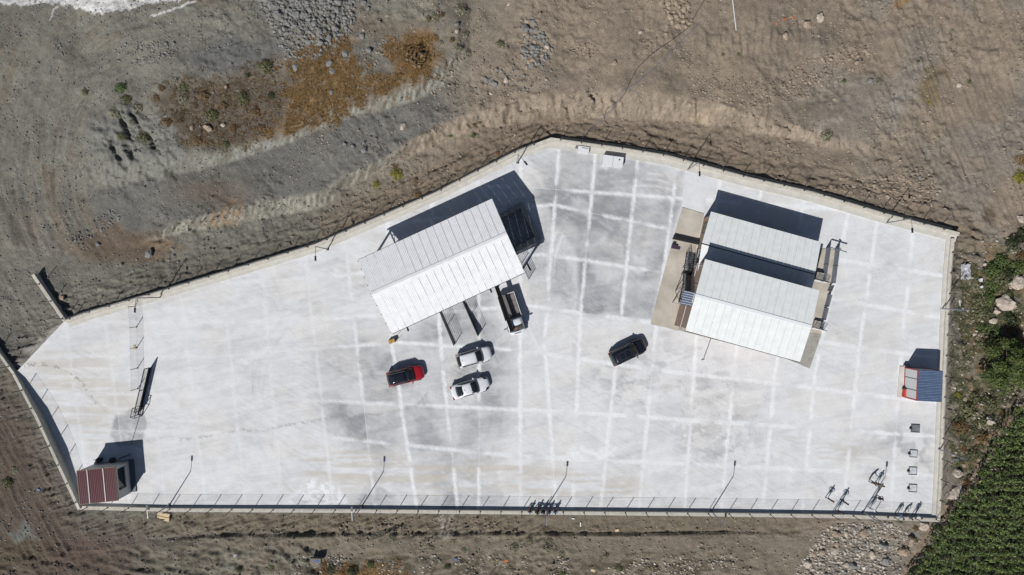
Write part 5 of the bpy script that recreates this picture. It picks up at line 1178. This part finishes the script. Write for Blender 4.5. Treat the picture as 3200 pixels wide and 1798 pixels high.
for x, y, r in scatter([(2430, 240), (2540, 180), (2720, 140), (2740, 170), (2640, 240), (2480, 280)], 10, 6, 9): rock(x, y, r, 'tan', 'small tan rock on the upper right slope', 'rocks of the upper right slope')
for x, y, r in scatter([(1790, 150), (1850, 130), (1860, 165), (1800, 180)], 4, 5, 7): rock(x, y, r, 'tan', 'small tan rock in the thin patch right of the middle cluster', 'rocks of the thin patch')
for x, y, r in scatter([(2600, 560), (2900, 540), (2930, 640), (2760, 600)], 9, 5, 9): rock(x, y, r, 'tan', 'small brown clod of rock above the upper right wall', 'rocks above the upper right wall')
for x, y, r in scatter([(215, 735), (330, 665), (390, 650), (370, 685), (270, 740), (230, 755)], 6, 5, 8): rock(x, y, r, 'slate', 'small dark rock along the edge of the reddish patch', 'rocks by the reddish patch')
for x, y, r in scatter([(2990, 1250), (3120, 1220), (3130, 1330), (3040, 1480), (2970, 1450)], 12, 6, 12): rock(x, y, r, random.choice(['pale', 'tan']), 'pale rock in the dry scrub right of the wall', 'rocks in the dry scrub')
for (x, y, r, kd, lab) in ((924, 212, 16, 'slate', 'big slate boulder at the left edge of the orange grass'), (1030, 199, 14, 'slate', 'slate boulder in the orange grass, upper of two touching'), (1038, 224, 13, 'slate', 'slate boulder in the orange grass, lower of two touching'), (1036, 291, 9, 'slate', 'lone grey rock in the orange grass'),
    (1136, 10, 14, 'slate', 'grey boulder at the top edge right of the rubble pile'), (1151, 27, 10, 'slate', 'grey boulder just below the one at the top edge'), (1213, 50, 8, 'tan', 'tan rock on the brown ground left of the grey shrubs'), (1132, 114, 12, 'slate', 'grey boulder above the orange grass'), (1153, 158, 12, 'slate', 'grey boulder at the upper rim of the orange grass'),
    (1078, 166, 13, 'slate', 'grey boulder at the foot of the rubble pile'), (1103, 237, 9, 'slate', 'small grey boulder in the middle of the orange grass'), (1429, 98, 9, 'pale', 'whitish rock under a grey one by the grey shrubs'), (1427, 77, 10, 'slate', 'grey rock above the whitish rock'), (1639, 91, 15, 'slate', 'largest grey slab of the middle rock cluster'),
    (1589, 15, 8, 'pale', 'pale rock near the top edge left of the middle cluster'), (1710, 147, 12, 'pale', 'pale boulder at the right end of the middle cluster'), (1920, 199, 12, 'tan', 'rounded tan boulder left of the cable'), (1519, 249, 12, 'slate', 'slate boulder beside a white scrap above the track'), (1544, 262, 13, 'slate', 'upright slate boulder with a long shadow'),
    (1581, 253, 14, 'pale', 'pinkish pale boulder right of the two slate ones'), (1602, 222, 8, 'slate', 'small slate rock above the pinkish boulder'), (1637, 237, 7, 'slate', 'small rock right of the pinkish boulder'), (1552, 218, 8, 'slate', 'small slate rock above the upright boulder'), (1487, 278, 8, 'slate', 'small slate rock at the head of the terrace'),
    (1535, 293, 8, 'pale', 'pale rock below the upright boulder'), (1637, 278, 7, 'slate', 'lone rock near the top of the tan bank'), (1708, 249, 8, 'tan', 'tan rock right of the pinkish boulder'), (1259, 395, 13, 'pale', 'pale boulder alone on the dark terrace'), (1311, 393, 7, 'slate', 'small dark rock right of the pale terrace boulder'),
    (1141, 469, 13, 'slate', 'largest of the four dark boulders on the terrace'), (1137, 447, 7, 'slate', 'small rock just above the largest dark terrace boulder'), (1103, 457, 9, 'slate', 'middle rock of the four on the terrace'), (1077, 451, 6, 'slate', 'leftmost small rock of the four on the terrace'), (2001, 102, 7, 'pale', 'pale rock left of the tan pile'),
    (2560, 60, 17, 'pale', 'big pale boulder right of the orange netting'), (2523, 79, 16, 'tan', 'half buried round boulder by the netting'), (2456, 116, 14, 'tan', 'half buried boulder below the netting'), (2712, 168, 9, 'tan', 'rounded rock on the upper right slope'), (2678, 197, 9, 'tan', 'flat rock on the upper right slope'), (2718, 255, 11, 'slate', 'grey rock beside a pale shrub'),
    (2606, 310, 8, 'tan', 'lone rock in the middle of the right slope'), (2994, 266, 10, 'pale', 'long pale rock near the right edge'), (2874, 557, 10, 'slate', 'dark rock right of the clods'), (2666, 582, 9, 'tan', 'rock beside the upper right wall'), (465, 795, 17, 'slate', 'largest dark boulder on the reddish soil with a deep shadow'), (307, 764, 9, 'slate', 'round boulder on the reddish soil left of the largest'),
    (318, 720, 9, 'slate', 'boulder at the upper edge of the reddish soil'), (381, 826, 8, 'slate', 'boulder below the reddish soil'), (23, 741, 7, 'slate', 'dark rock on the dirt road at the left edge'), (192, 935, 14, 'tan', 'brown boulder against the short wall stub'), (205, 965, 8, 'slate', 'small rock in the corner of the wall stub'),
    (3135, 951, 31, 'pale', 'largest pinkish boulder in the right scrub'), (3175, 887, 25, 'pale', 'broken pink boulder at the right edge'), (3104, 1003, 14, 'pale', 'small pale boulder below the largest pinkish one'), (3112, 974, 16, 'pale', 'pale boulder touching the largest pinkish one'), (3189, 687, 16, 'pale', 'pale boulder at the right edge above the dark bush'),
    (3092, 1316, 20, 'pale', 'pale flat boulder above the footpath'), (2988, 1480, 17, 'pale', 'cream boulder beside the right wall'), (2978, 1539, 33, 'pale', 'huge grey and tan boulder beside the right wall'), (2886, 1647, 18, 'pale', 'cream boulder under the bottom right corner'), (2845, 1692, 18, 'tan', 'boulder on the rubble left of the footpath'), (2822, 1721, 20, 'tan', 'wide boulder on the rubble by the footpath'),
    (2518, 1759, 17, 'pale', 'leftmost boulder of the lower right rubble'), (2662, 1767, 14, 'slate', 'grey boulder at the bottom of the rubble'), (600, 400, 12, 'tan', 'tan rock in the brown scrub'), (652, 402, 15, 'tan', 'larger tan rock in the brown scrub'), (698, 392, 10, 'pale', 'pale rock in the brown scrub'), (707, 272, 7, 'tan', 'tan rock at the top of the brown scrub'), (542, 138, 8, 'slate', 'grey rock on the left gravel slope, rightmost')):
    rock(x, y, r, kd, lab)
# pebbles and clods
YD = pdist(U, V, YARD); INV = (U > -30) & (U < 3230) & (V > -30) & (V < 1828) & (YD > 20)
IU, IV, IX, IY, IZ = (a_[INV] for a_ in (U, V, X, Y, Z))
D1 = fbm(IU/140, IV/140, 4, 200); D2 = fbm(IU/50, IV/50, 4, 201); PR = np.random.RandomState(99)
def pebbles(n, w_, s0, s1, m, label, name='pebbles', cat='stones', pw=4.):
    w_ = np.clip(np.array(w_, float), 0, None); w_ /= w_.sum(); ix = PR.choice(len(w_), n, p=w_)
    s_ = (s0+(s1-s0)*PR.rand(n)**pw)[:, None]; a = PR.rand(n)[:, None]*6.283; el = PR.uniform(.6, 1, n)[:, None]
    cx = IX[ix][:, None]+PR.uniform(-.07, .07, (n, 1)); cy = IY[ix][:, None]+PR.uniform(-.07, .07, (n, 1)); cz = IZ[ix][:, None]; rings = []
    for z, q in ((-.35, 1.), (.4, .8)):
        t = a+np.arange(5)*1.2566+PR.uniform(-.3, .3, (n, 5)); rr = s_*q*PR.uniform(.75, 1.2, (n, 5))
        rings.append(np.stack([cx+rr*np.cos(t), cy+rr*el*np.sin(t), cz+z*s_+0*t], -1))
    top = np.stack([cx+PR.uniform(-.3, .3, (n, 1))*s_, cy+PR.uniform(-.3, .3, (n, 1))*s_, cz+s_*PR.uniform(.5, .9, (n, 1))], -1)
    vs = np.concatenate(rings+[top], 1).reshape(-1, 3).astype(np.float32)
    f = []
    for k in range(5):
        k2 = (k+1) % 5; f += [(k, k2, 5+k2), (k, 5+k2, 5+k), (5+k, 5+k2, 10)]
    f = (np.array(f)[None]+np.arange(n)[:, None, None]*11).reshape(-1, 3).astype(np.int32)
    me = bpy.data.meshes.new(name); me.vertices.add(len(vs)); me.vertices.foreach_set('co', vs.ravel()); me.loops.add(f.size); me.loops.foreach_set('vertex_index', f.ravel())
    me.polygons.add(len(f)); me.polygons.foreach_set('loop_start', np.arange(0, f.size, 3, dtype=np.int32)); me.polygons.foreach_set('loop_total', np.full(len(f), 3, np.int32))
    me.materials.append(m); me.update(calc_edges=True); o = bpy.data.objects.new(name, me); COL.objects.link(o); return tag(o, label, cat, kind='stuff')
def pv(name, c1, c2):
    m = leafmat(name, c1, c2); m.node_tree.nodes['Principled BSDF'].inputs['Roughness'].default_value = .95; return m
pt_, ps_, pp_ = pv('tan_pebbles', (.11, .088, .066), (.30, .245, .19)), pv('grey_pebbles', (.075, .074, .07), (.21, .207, .195)), pv('pale_pebbles', (.17, .15, .125), (.42, .38, .33))
north = (IV < 1000) | (IU < 250)
pebbles(17000, (IU > 900)*sst(.3, .62, D1)*(.2+sst(.4, .65, D2)*1.5)*(1+.0*IV), .035, .19, pt_, 'brown stones and clods scattered over the right and lower slopes', pw=5.)
pebbles(20000, (1-sst(1100, 1700, IU))*(.25+sst(.38, .62, D2)*1.6), .03, .17, ps_, 'grey gravel scattered over the left slope', pw=5.)
def inp(pl): return (pdist(IU, IV, pl) < 0).astype(float)
for pl, n_, a_, b_, m_, l_ in (([(1625, 55), (1665, 50), (1700, 110), (1735, 165), (1690, 205), (1640, 220), (1625, 170)], 260, .08, .3, ps_, 'small stones filling the cluster above the yard apex'), ([(2050, -10), (2150, -10), (2170, 70), (2120, 95), (2080, 50)], 130, .08, .28, pt_, 'small tan stones round the pile at the cable'),
        ([(2430, 250), (2540, 175), (2720, 130), (2750, 175), (2640, 250), (2480, 290)], 500, .05, .24, pt_, 'small stones on the upper right slope'), ([(2560, 590), (2900, 520), (2960, 660), (2760, 630)], 700, .05, .26, pt_, 'brown clods above the upper right wall'), ([(1770, 150), (1850, 125), (1870, 170), (1790, 190)], 110, .05, .2, pt_, 'thin patch of tan stones'),
        ([(350, 140), (600, 110), (600, 180), (440, 215), (360, 190)], 260, .05, .22, ps_, 'grey stones on the left gravel slope'), ([(205, 745), (330, 660), (400, 640), (380, 690), (270, 750), (220, 765)], 160, .05, .2, ps_, 'stones along the reddish patch'), ([(900, 150), (1000, 120), (1060, 160), (960, 230), (900, 260), (880, 200)], 120, .07, .26, ps_, 'grey stones spilling into the orange grass'),
        ([(1580, 200), (1720, 150), (1760, 270), (1640, 290), (1480, 260)], 260, .05, .2, ps_, 'stones above the terrace head'), ([(2150, 230), (2480, 250), (2560, 300), (2350, 340), (2150, 300)], 900, .04, .18, pt_, 'band of stones across the right slope')):
    pebbles(n_, inp(pl), a_, b_, m_, l_, 'rubble', 'rubble', 2.5)
pebbles(2600, inp([(2490, 1770), (2560, 1680), (2600, 1640), (2760, 1630), (2850, 1660), (2810, 1798), (2480, 1810)]), .04, .26, pp_, 'loose pale rubble below the bottom right corner of the yard', 'rubble', 'rubble', 3.)
pebbles(1300, inp([(780, -12), (1110, -12), (1110, 90), (1050, 170), (900, 200), (850, 90)]), .07, .30, ps_, 'small grey rubble filling the pile at the top', 'rubble', 'rubble', 2.)
pebbles(900, ((IU > 2975) & (IV > 740) & (IV < 1500))*sst(.4, .6, D2), .04, .24, pp_, 'pale stones in the scrub right of the wall', 'rubble', 'rubble', 3.)
pebbles(1500, ((IV > 1735) & (IU > 870) & (IU < 2300))*sst(.4, .6, D2), .04, .22, pp_, 'stones in the debris line at the bottom', 'rubble', 'rubble', 3.)
pebbles(170, ((IV > 1735) & (IU > 850) & (IU < 2100)) | ((IU > 2985) & (IV > 780) & (IV < 1400)), .05, .15, mat('litter_white', (.5, .5, .5), .6, var=.3), 'scraps of pale litter in the debris and scrub', 'litter', 'litter')
# ------------------------------------------------------------------ vegetation
def leaves(n, rad, hgt, size, seed, shell=.55, up=.3, blades=False):
    r = random.Random(seed); vs = []; fs = []
    for _ in range(n):
        while True:
            x, y, z = r.uniform(-1, 1), r.uniform(-1, 1), r.uniform(0, 1); d = math.sqrt(x*x+y*y+z*z)
            if shell < d < 1: break
        lump = 1+.22*math.sin(5*math.atan2(y, x)+seed)*math.cos(3*z+seed)
        c = Vector((x*rad*lump, y*rad*lump, z*hgt)); a = r.uniform(0, 6.28)
        nr = (Vector((x, y, z+up)).normalized()+Vector((r.uniform(-.6, .6), r.uniform(-.6, .6), r.uniform(-.4, .6)))).normalized()
        t = nr.orthogonal().normalized(); t.rotate(Quaternion(nr, a)); b = nr.cross(t); s = size*r.uniform(.6, 1.3)
        k = len(vs)
        if blades:
            t = (Vector((x, y, .9)).normalized()); s2 = s*3; b = t.orthogonal()*.012*3; vs += [c*.6-b, c*.6+b, c*.6+t*s2]; fs.append((k, k+1, k+2))
        else: vs += [c-t*s, c+b*s*.6, c+t*s, c-b*s*.6]; fs.append((k, k+1, k+2, k+3))
    return vs, fs
LM = {'green': leafmat('leaf_green', (.030, .048, .014), (.085, .115, .032)), 'dark': leafmat('leaf_dark', (.014, .020, .010), (.045, .055, .020)), 'olive': leafmat('leaf_olive', (.050, .055, .026), (.13, .13, .062)), 'pale': leafmat('leaf_pale', (.12, .115, .075), (.21, .20, .14)), 'brown': leafmat('leaf_brown', (.06, .04, .02), (.15, .09, .035)), 'yellow': leafmat('leaf_yellow', (.10, .10, .012), (.24, .20, .03)), 'orange': leafmat('leaf_orange', (.055, .034, .014), (.33, .205, .085)),
      'thick': leafmat('leaf_thicket', (.026, .046, .013), (.098, .138, .036), (.20, .23, .07)), 'tree': leafmat('leaf_tree', (.018, .034, .009), (.070, .095, .022), (.15, .14, .03))}
M_BARK = mat('bark', (.07, .05, .035), .9, var=.3)
SM = {}
def shrub(px, py, rpx, kind, label, group=None):
    p = G(px, py); s = rpx*(CH-p.z)/F
    if kind not in SM:
        v, f = leaves(260, 1, .75, .13 if kind != 'orange' else .1, sum(map(ord, kind)), .3); m = bpy.data.meshes.new('foliage'); m.from_pydata([tuple(x) for x in v], [], f); m.materials.append(LM[kind])
        mb = MB()
        for k in range(5): a = k*1.3; mb.tube([(0, 0, 0), (.3*math.cos(a), .3*math.sin(a), .45)], [.05, .02], 4)
        st_ = bpy.data.meshes.new('stem'); st_.from_pydata([tuple(x) for x in mb.v], [], mb.f); st_.materials.append(M_BARK); SM[kind] = (m, st_)
    r = thing('shrub', label, 'shrub', (p.x, p.y, p.z-.04), group, random.uniform(0, 6.28), world=False)
    r.scale = (s*random.uniform(.9, 1.1), s*random.uniform(.85, 1.1), s*.85)
    for m, nm in zip(SM[kind], ('foliage', 'stem')): o = bpy.data.objects.new(nm, m); COL.objects.link(o); o.parent = r
KN = {'green': 'green', 'dark': 'dark green', 'olive': 'olive green', 'pale': 'pale grey green', 'brown': 'dry brown', 'yellow': 'yellow green', 'orange': 'dry orange'}
def shrubs(lst, where):
    for x, y, r, k in lst:
        if k in ('green', 'olive'): r *= 1.2
        if 'gully' in where and k == 'olive': k = 'pale' if x % 3 == 0 else 'olive'
        shrub(x, y, r, k, '%s %s shrub %s' % ('large' if r > 22 else 'small' if r < 11 else 'low', KN[k], where), 'shrubs '+where)
shrub(1300, 178, 46, 'brown', 'wide round dry brown bush at the right end of the orange grass')
shrub(378, 276, 20, 'green', 'rounded dark green shrub at the top of the left gully slope'); shrub(1240, 544, 20, 'yellow', 'bright yellow green shrub below the lower bank'); shrub(1176, 577, 14, 'yellow', 'smaller yellow green shrub left of the bright one')
shrub(449, 432, 21, 'olive', 'olive shrub in the fork of the dark gully'); shrub(1406, 424, 9, 'green', 'small green shrub left of another on the lower bank'); shrub(1479, 424, 9, 'green', 'small green shrub right of another on the lower bank')
shrub(2637, 253, 10, 'green', 'small green shrub on the middle of the right slope'); shrub(3187, 552, 26, 'yellow', 'large yellow green bush at the right edge'); shrub(3188, 500, 20, 'orange', 'dry orange bush above the yellow green one at the right edge')
shrub(2811, 1624, 13, 'green', 'green shrub outside the wall beneath the three people in the corner'); shrub(1757, 1790, 13, 'green', 'green shrub at the bottom edge below the seated people'); shrub(1934, 1776, 14, 'olive', 'olive shrub at the bottom edge right of centre')
shrub(3168, 758, 30, 'dark', 'dark bush at the right edge above the scrub'); shrub(2994, 1235, 15, 'yellow', 'yellow green shrub between kiosk and footpath')
shrubs([(577, 270, 16, 'olive'), (503, 274, 13, 'brown'), (490, 307, 15, 'brown'), (520, 258, 8, 'orange'), (395, 312, 15, 'olive'), (432, 337, 17, 'olive'), (357, 353, 17, 'olive'), (266, 287, 12, 'olive'), (573, 312, 16, 'olive'), (528, 382, 17, 'brown'), (380, 428, 13, 'olive'), (411, 382, 10, 'olive')], 'on the left gully slope')
shrubs([(760, 307, 18, 'olive'), (665, 361, 18, 'olive'), (831, 208, 20, 'olive'), (773, 233, 14, 'dark'), (706, 453, 12, 'olive'), (640, 300, 16, 'brown'), (700, 330, 14, 'brown'), (800, 350, 16, 'brown'), (850, 300, 14, 'dark'), (730, 400, 14, 'brown'), (620, 440, 14, 'brown'), (820, 400, 14, 'brown')], 'in the brown scrub')
shrubs([(1357, 54, 16, 'pale'), (1382, 48, 10, 'brown'), (1436, 33, 20, 'pale'), (1456, 37, 13, 'pale'), (1413, 125, 11, 'brown'), (1450, 108, 14, 'pale'), (1431, 150, 16, 'pale'), (1456, 168, 16, 'pale'), (1564, 137, 11, 'olive'), (1377, 133, 10, 'pale'), (1340, 60, 10, 'olive')], 'at the top between the rocks')
shrubs([(1498, 382, 6, 'olive'), (1481, 388, 9, 'brown'), (1232, 519, 12, 'orange'), (1300, 565, 12, 'brown'), (1554, 480, 9, 'orange'), (1304, 612, 15, 'orange')], 'on the lower bank')
shrubs([(2745, 257, 14, 'pale'), (2583, 424, 22, 'pale'), (3029, 255, 7, 'green'), (2871, 193, 6, 'green'), (2900, 320, 8, 'yellow'), (2309, 170, 6, 'olive'), (2259, 170, 6, 'olive'), (2975, 95, 9, 'pale')], 'on the right slope')
shrubs([(46, 1468, 14, 'pale'), (25, 1510, 18, 'olive'), (849, 1771, 10, 'green'), (748, 1782, 11, 'dark'), (1344, 1709, 16, 'pale'), (1415, 1688, 14, 'pale'), (1606, 1713, 15, 'pale'), (1652, 1692, 13, 'pale'), (1710, 1713, 18, 'pale'), (1718, 1692, 12, 'pale'), (1755, 1730, 14, 'pale'), (1893, 1738, 12, 'pale'), (1224, 1684, 13, 'pale'), (1450, 1721, 10, 'pale'), (2194, 1717, 11, 'pale'), (2612, 1684, 7, 'green'), (1040, 1778, 18, 'dark'), (1103, 1785, 20, 'dark'), (1010, 1790, 18, 'orange'), (1160, 1765, 12, 'green'), (1400, 1770, 12, 'dark'), (2861, 1688, 8, 'green')], 'on the bank along the bottom')
shrubs([(3127, 816, 26, 'green'), (3115, 866, 28, 'olive'), (3085, 932, 26, 'green'), (3065, 974, 22, 'olive'), (3073, 1024, 22, 'green'), (3139, 990, 22, 'dark'), (3193, 730, 24, 'dark'), (3160, 1030, 20, 'brown'), (3189, 800, 18, 'brown'), (3050, 900, 16, 'pale'), (3170, 960, 18, 'pale'), (3060, 1070, 18, 'olive'), (3030, 1130, 14, 'pale'), (3023, 1281, 28, 'olive'), (3002, 1335, 26, 'brown'), (3065, 1364, 26, 'brown'), (3040, 1420, 20, 'olive'), (3010, 1400, 16, 'brown'), (3090, 1260, 22, 'olive'), (3130, 1290, 16, 'brown'), (3020, 1510, 14, 'brown'), (2990, 1440, 14, 'olive'), (2900, 1720, 14, 'brown'), (2860, 1650, 12, 'brown'), (3005, 1160, 12, 'pale'), (3100, 845, 26, 'green'), (3148, 860, 26, 'dark'), (3165, 1005, 28, 'dark'), (3095, 890, 26, 'green'), (3110, 1040, 26, 'green'), (3180, 835, 24, 'green'), (3060, 940, 20, 'olive'), (3150, 925, 14, 'olive'), (3080, 1320, 24, 'olive'), (3040, 1240, 20, 'olive')], 'in the scrub right of the wall')
# round tree
def crown(name, root, seed, rad, hgt, n, size, m, lumps=26, z=1.0):
    r = random.Random(seed); vs = []; fs = []
    for k in range(lumps):
        a = r.uniform(0, 6.28); q = math.sqrt(r.random()); cx, cy = rad*.8*q*math.cos(a), rad*.8*q*math.sin(a); cz = z+hgt*(1-q*q*.75)*r.uniform(.75, 1); lr = rad*r.uniform(.20, .34)
        v, f = leaves(n//lumps, lr, lr*.9, size, seed*100+k, .45); b = len(vs); vs += [(p[0]+cx, p[1]+cy, p[2]+cz-lr*.4) for p in v]; fs += [tuple(i+b for i in q2) for q2 in f]
    return mesh_obj(name, vs, fs, m, root)
def tree(px, py, rpx, hgt, n, kind, label, seed, name='tree', size=.11):
    p = G(px, py); s = rpx*(CH-hgt)/F; r = thing(name, label, 'tree', (p.x, p.y, p.z), None, 0, world=False)
    crown('crown', r, seed, s, hgt*.65, n, size, LM[kind], z=hgt*.3)
    mb = MB().tube([(0, 0, -.1), (.05, 0, hgt*.4), (0, .1, hgt*.75)], [.22, .15, .06], 7)
    for k in range(6): a = k*1.05; mb.tube([(.03, 0, hgt*.3), (s*.6*math.cos(a), s*.6*math.sin(a), hgt*.65)], [.09, .03], 5)
    mb.build('trunk', M_BARK, r)
tree(3126, 1133, 96, 3.8, 15000, 'tree', 'big round dense green tree right of the kiosk', 3)
tree(3215, 1130, 60, 3.0, 4500, 'tree', 'green tree cut by the right edge beside the big round one', 5)
# dense thicket
TH = [(3330, 1190), (3160, 1330), (3115, 1400), (3090, 1440), (3075, 1490), (3010, 1560), (2988, 1620), (2935, 1680), (2900, 1730), (2868, 1800), (2830, 1900), (3330, 1900)]
TH = [(3340, 1230), (3200, 1262), (3150, 1330), (3120, 1350), (3110, 1400), (3065, 1487), (2988, 1588), (2940, 1640), (2900, 1710), (2853, 1800), (2820, 1880), (3340, 1880)]
vs = []; fs = []; r = random.Random(77); k = 0; ci = 0
y = 1230
while y < 1880:
    x = 2820+ (8 if int(y/21) % 2 else 0)
    while x < 3330:
        xx, yy = x+r.uniform(-6, 6), y+r.uniform(-5, 5)
        if pdist(np.array([xx]), np.array([yy]), TH)[0] < -6:
            p = G(min(xx, 3320), min(yy, 1850)); hgt = r.uniform(1.7, 3.0); rd = r.uniform(.34, .52); z0 = p.z; pp = P(xx, yy, hgt*.6)
            v, f = leaves(r.randint(55, 80), rd, hgt*.62, .12, ci, .6, .9); b = len(vs)
            vs += [(q[0]+pp.x, q[1]+pp.y, q[2]+z0+hgt*.35) for q in v]; fs += [tuple(i+b for i in g_) for g_ in f]; ci += 1
        x += 25
    y += 25
tag(mesh_obj('thicket', vs, fs, LM['thick']), 'dense green thicket filling the bottom right corner', 'thicket', kind='stuff')
# dry grass
def grass(name, poly, n, m, lab, hgt=.28, w_=.035, soft=12):
    vs = []; fs = []; xs = [p[0] for p in poly]; ys = [p[1] for p in poly]; k = 0
    XY = np.random.RandomState(len(poly)*7+n).rand(n*4, 2); PX = min(xs)+XY[:, 0]*(max(xs)-min(xs)); PY = min(ys)+XY[:, 1]*(max(ys)-min(ys))
    dn_ = pdist(PX, PY, poly)+fbm(PX/24, PY/24, 3, 301)*110-52; cl = fbm(PX/11, PY/11, 3, 302)
    ok = np.where((dn_ < 0) & (cl > .42))[0][:n]
    for i in ok:
        p = G(PX[i], PY[i]); a = random.uniform(0, 6.28)
        for q in range(3):
            a2 = a+random.uniform(-1, 1); l = hgt*random.uniform(.6, 1.5); d = Vector((math.cos(a2), math.sin(a2), random.uniform(.3, 1.2))).normalized(); t = Vector((-d.y, d.x, 0))*w_
            b = len(vs); o_ = Vector((random.uniform(-.12, .12), random.uniform(-.12, .12), -.02))+p; vs += [o_-t, o_+t, o_+d*l]; fs.append((b, b+1, b+2))
    tag(mesh_obj(name, vs, fs, m), lab, 'grass', kind='stuff')
grass('dry_grass', [(940, 150), (1040, 108), (1090, 128), (1112, 200), (1180, 240), (1240, 232), (1212, 150), (1270, 112), (1335, 108), (1374, 185), (1358, 238), (1200, 297), (1110, 337), (1000, 397), (905, 425), (800, 432), (868, 400), (905, 350), (878, 300), (915, 260), (890, 215), (905, 180)], 9500, LM['orange'], 'tangled orange dry grass on the slope below the rubble pile', .38, .03)
grass('dry_grass', [(560, 250), (720, 235), (860, 190), (900, 300), (900, 410), (760, 470), (600, 480), (500, 380)], 2600, LM['brown'], 'thin brown dry grass in the scrub left of the orange grass')
grass('dry_grass', [(2985, 860), (3200, 800), (3200, 1040), (3050, 1040), (3020, 1200), (3190, 1225), (3060, 1460), (2975, 1500), (2965, 1250)], 9500, LM['olive'], 'olive and brown weeds in the scrub right of the wall')
grass('dry_grass', [(990, 1750), (1260, 1755), (1300, 1800), (980, 1800)], 700, LM['orange'], 'dry orange weeds at the bottom edge')
from collections import defaultdict
dd = defaultdict(list); ORD = ['leftmost', 'second from the left', 'third from the left', 'fourth from the left', 'fifth from the left', 'sixth from the left', 'seventh from the left', 'eighth from the left', 'ninth from the left', 'tenth from the left', 'eleventh from the left', 'twelfth from the left']
for o in bpy.data.objects:
    if o.parent is None and o.name.split('.')[0] in ('shrub', 'rock'): dd[o['label']].append(o)
for l, ob in dd.items():
    if 1 < len(ob) <= 12:
        ob.sort(key=lambda o: o.location.x)
        for i, o in enumerate(ob): o['label'] = l+', '+('rightmost' if i == len(ob)-1 else ORD[i])
for o in bpy.data.objects:
    if '_b' in o: del o['_b']
print('objects', len(bpy.data.objects), 'slabs', nslab)
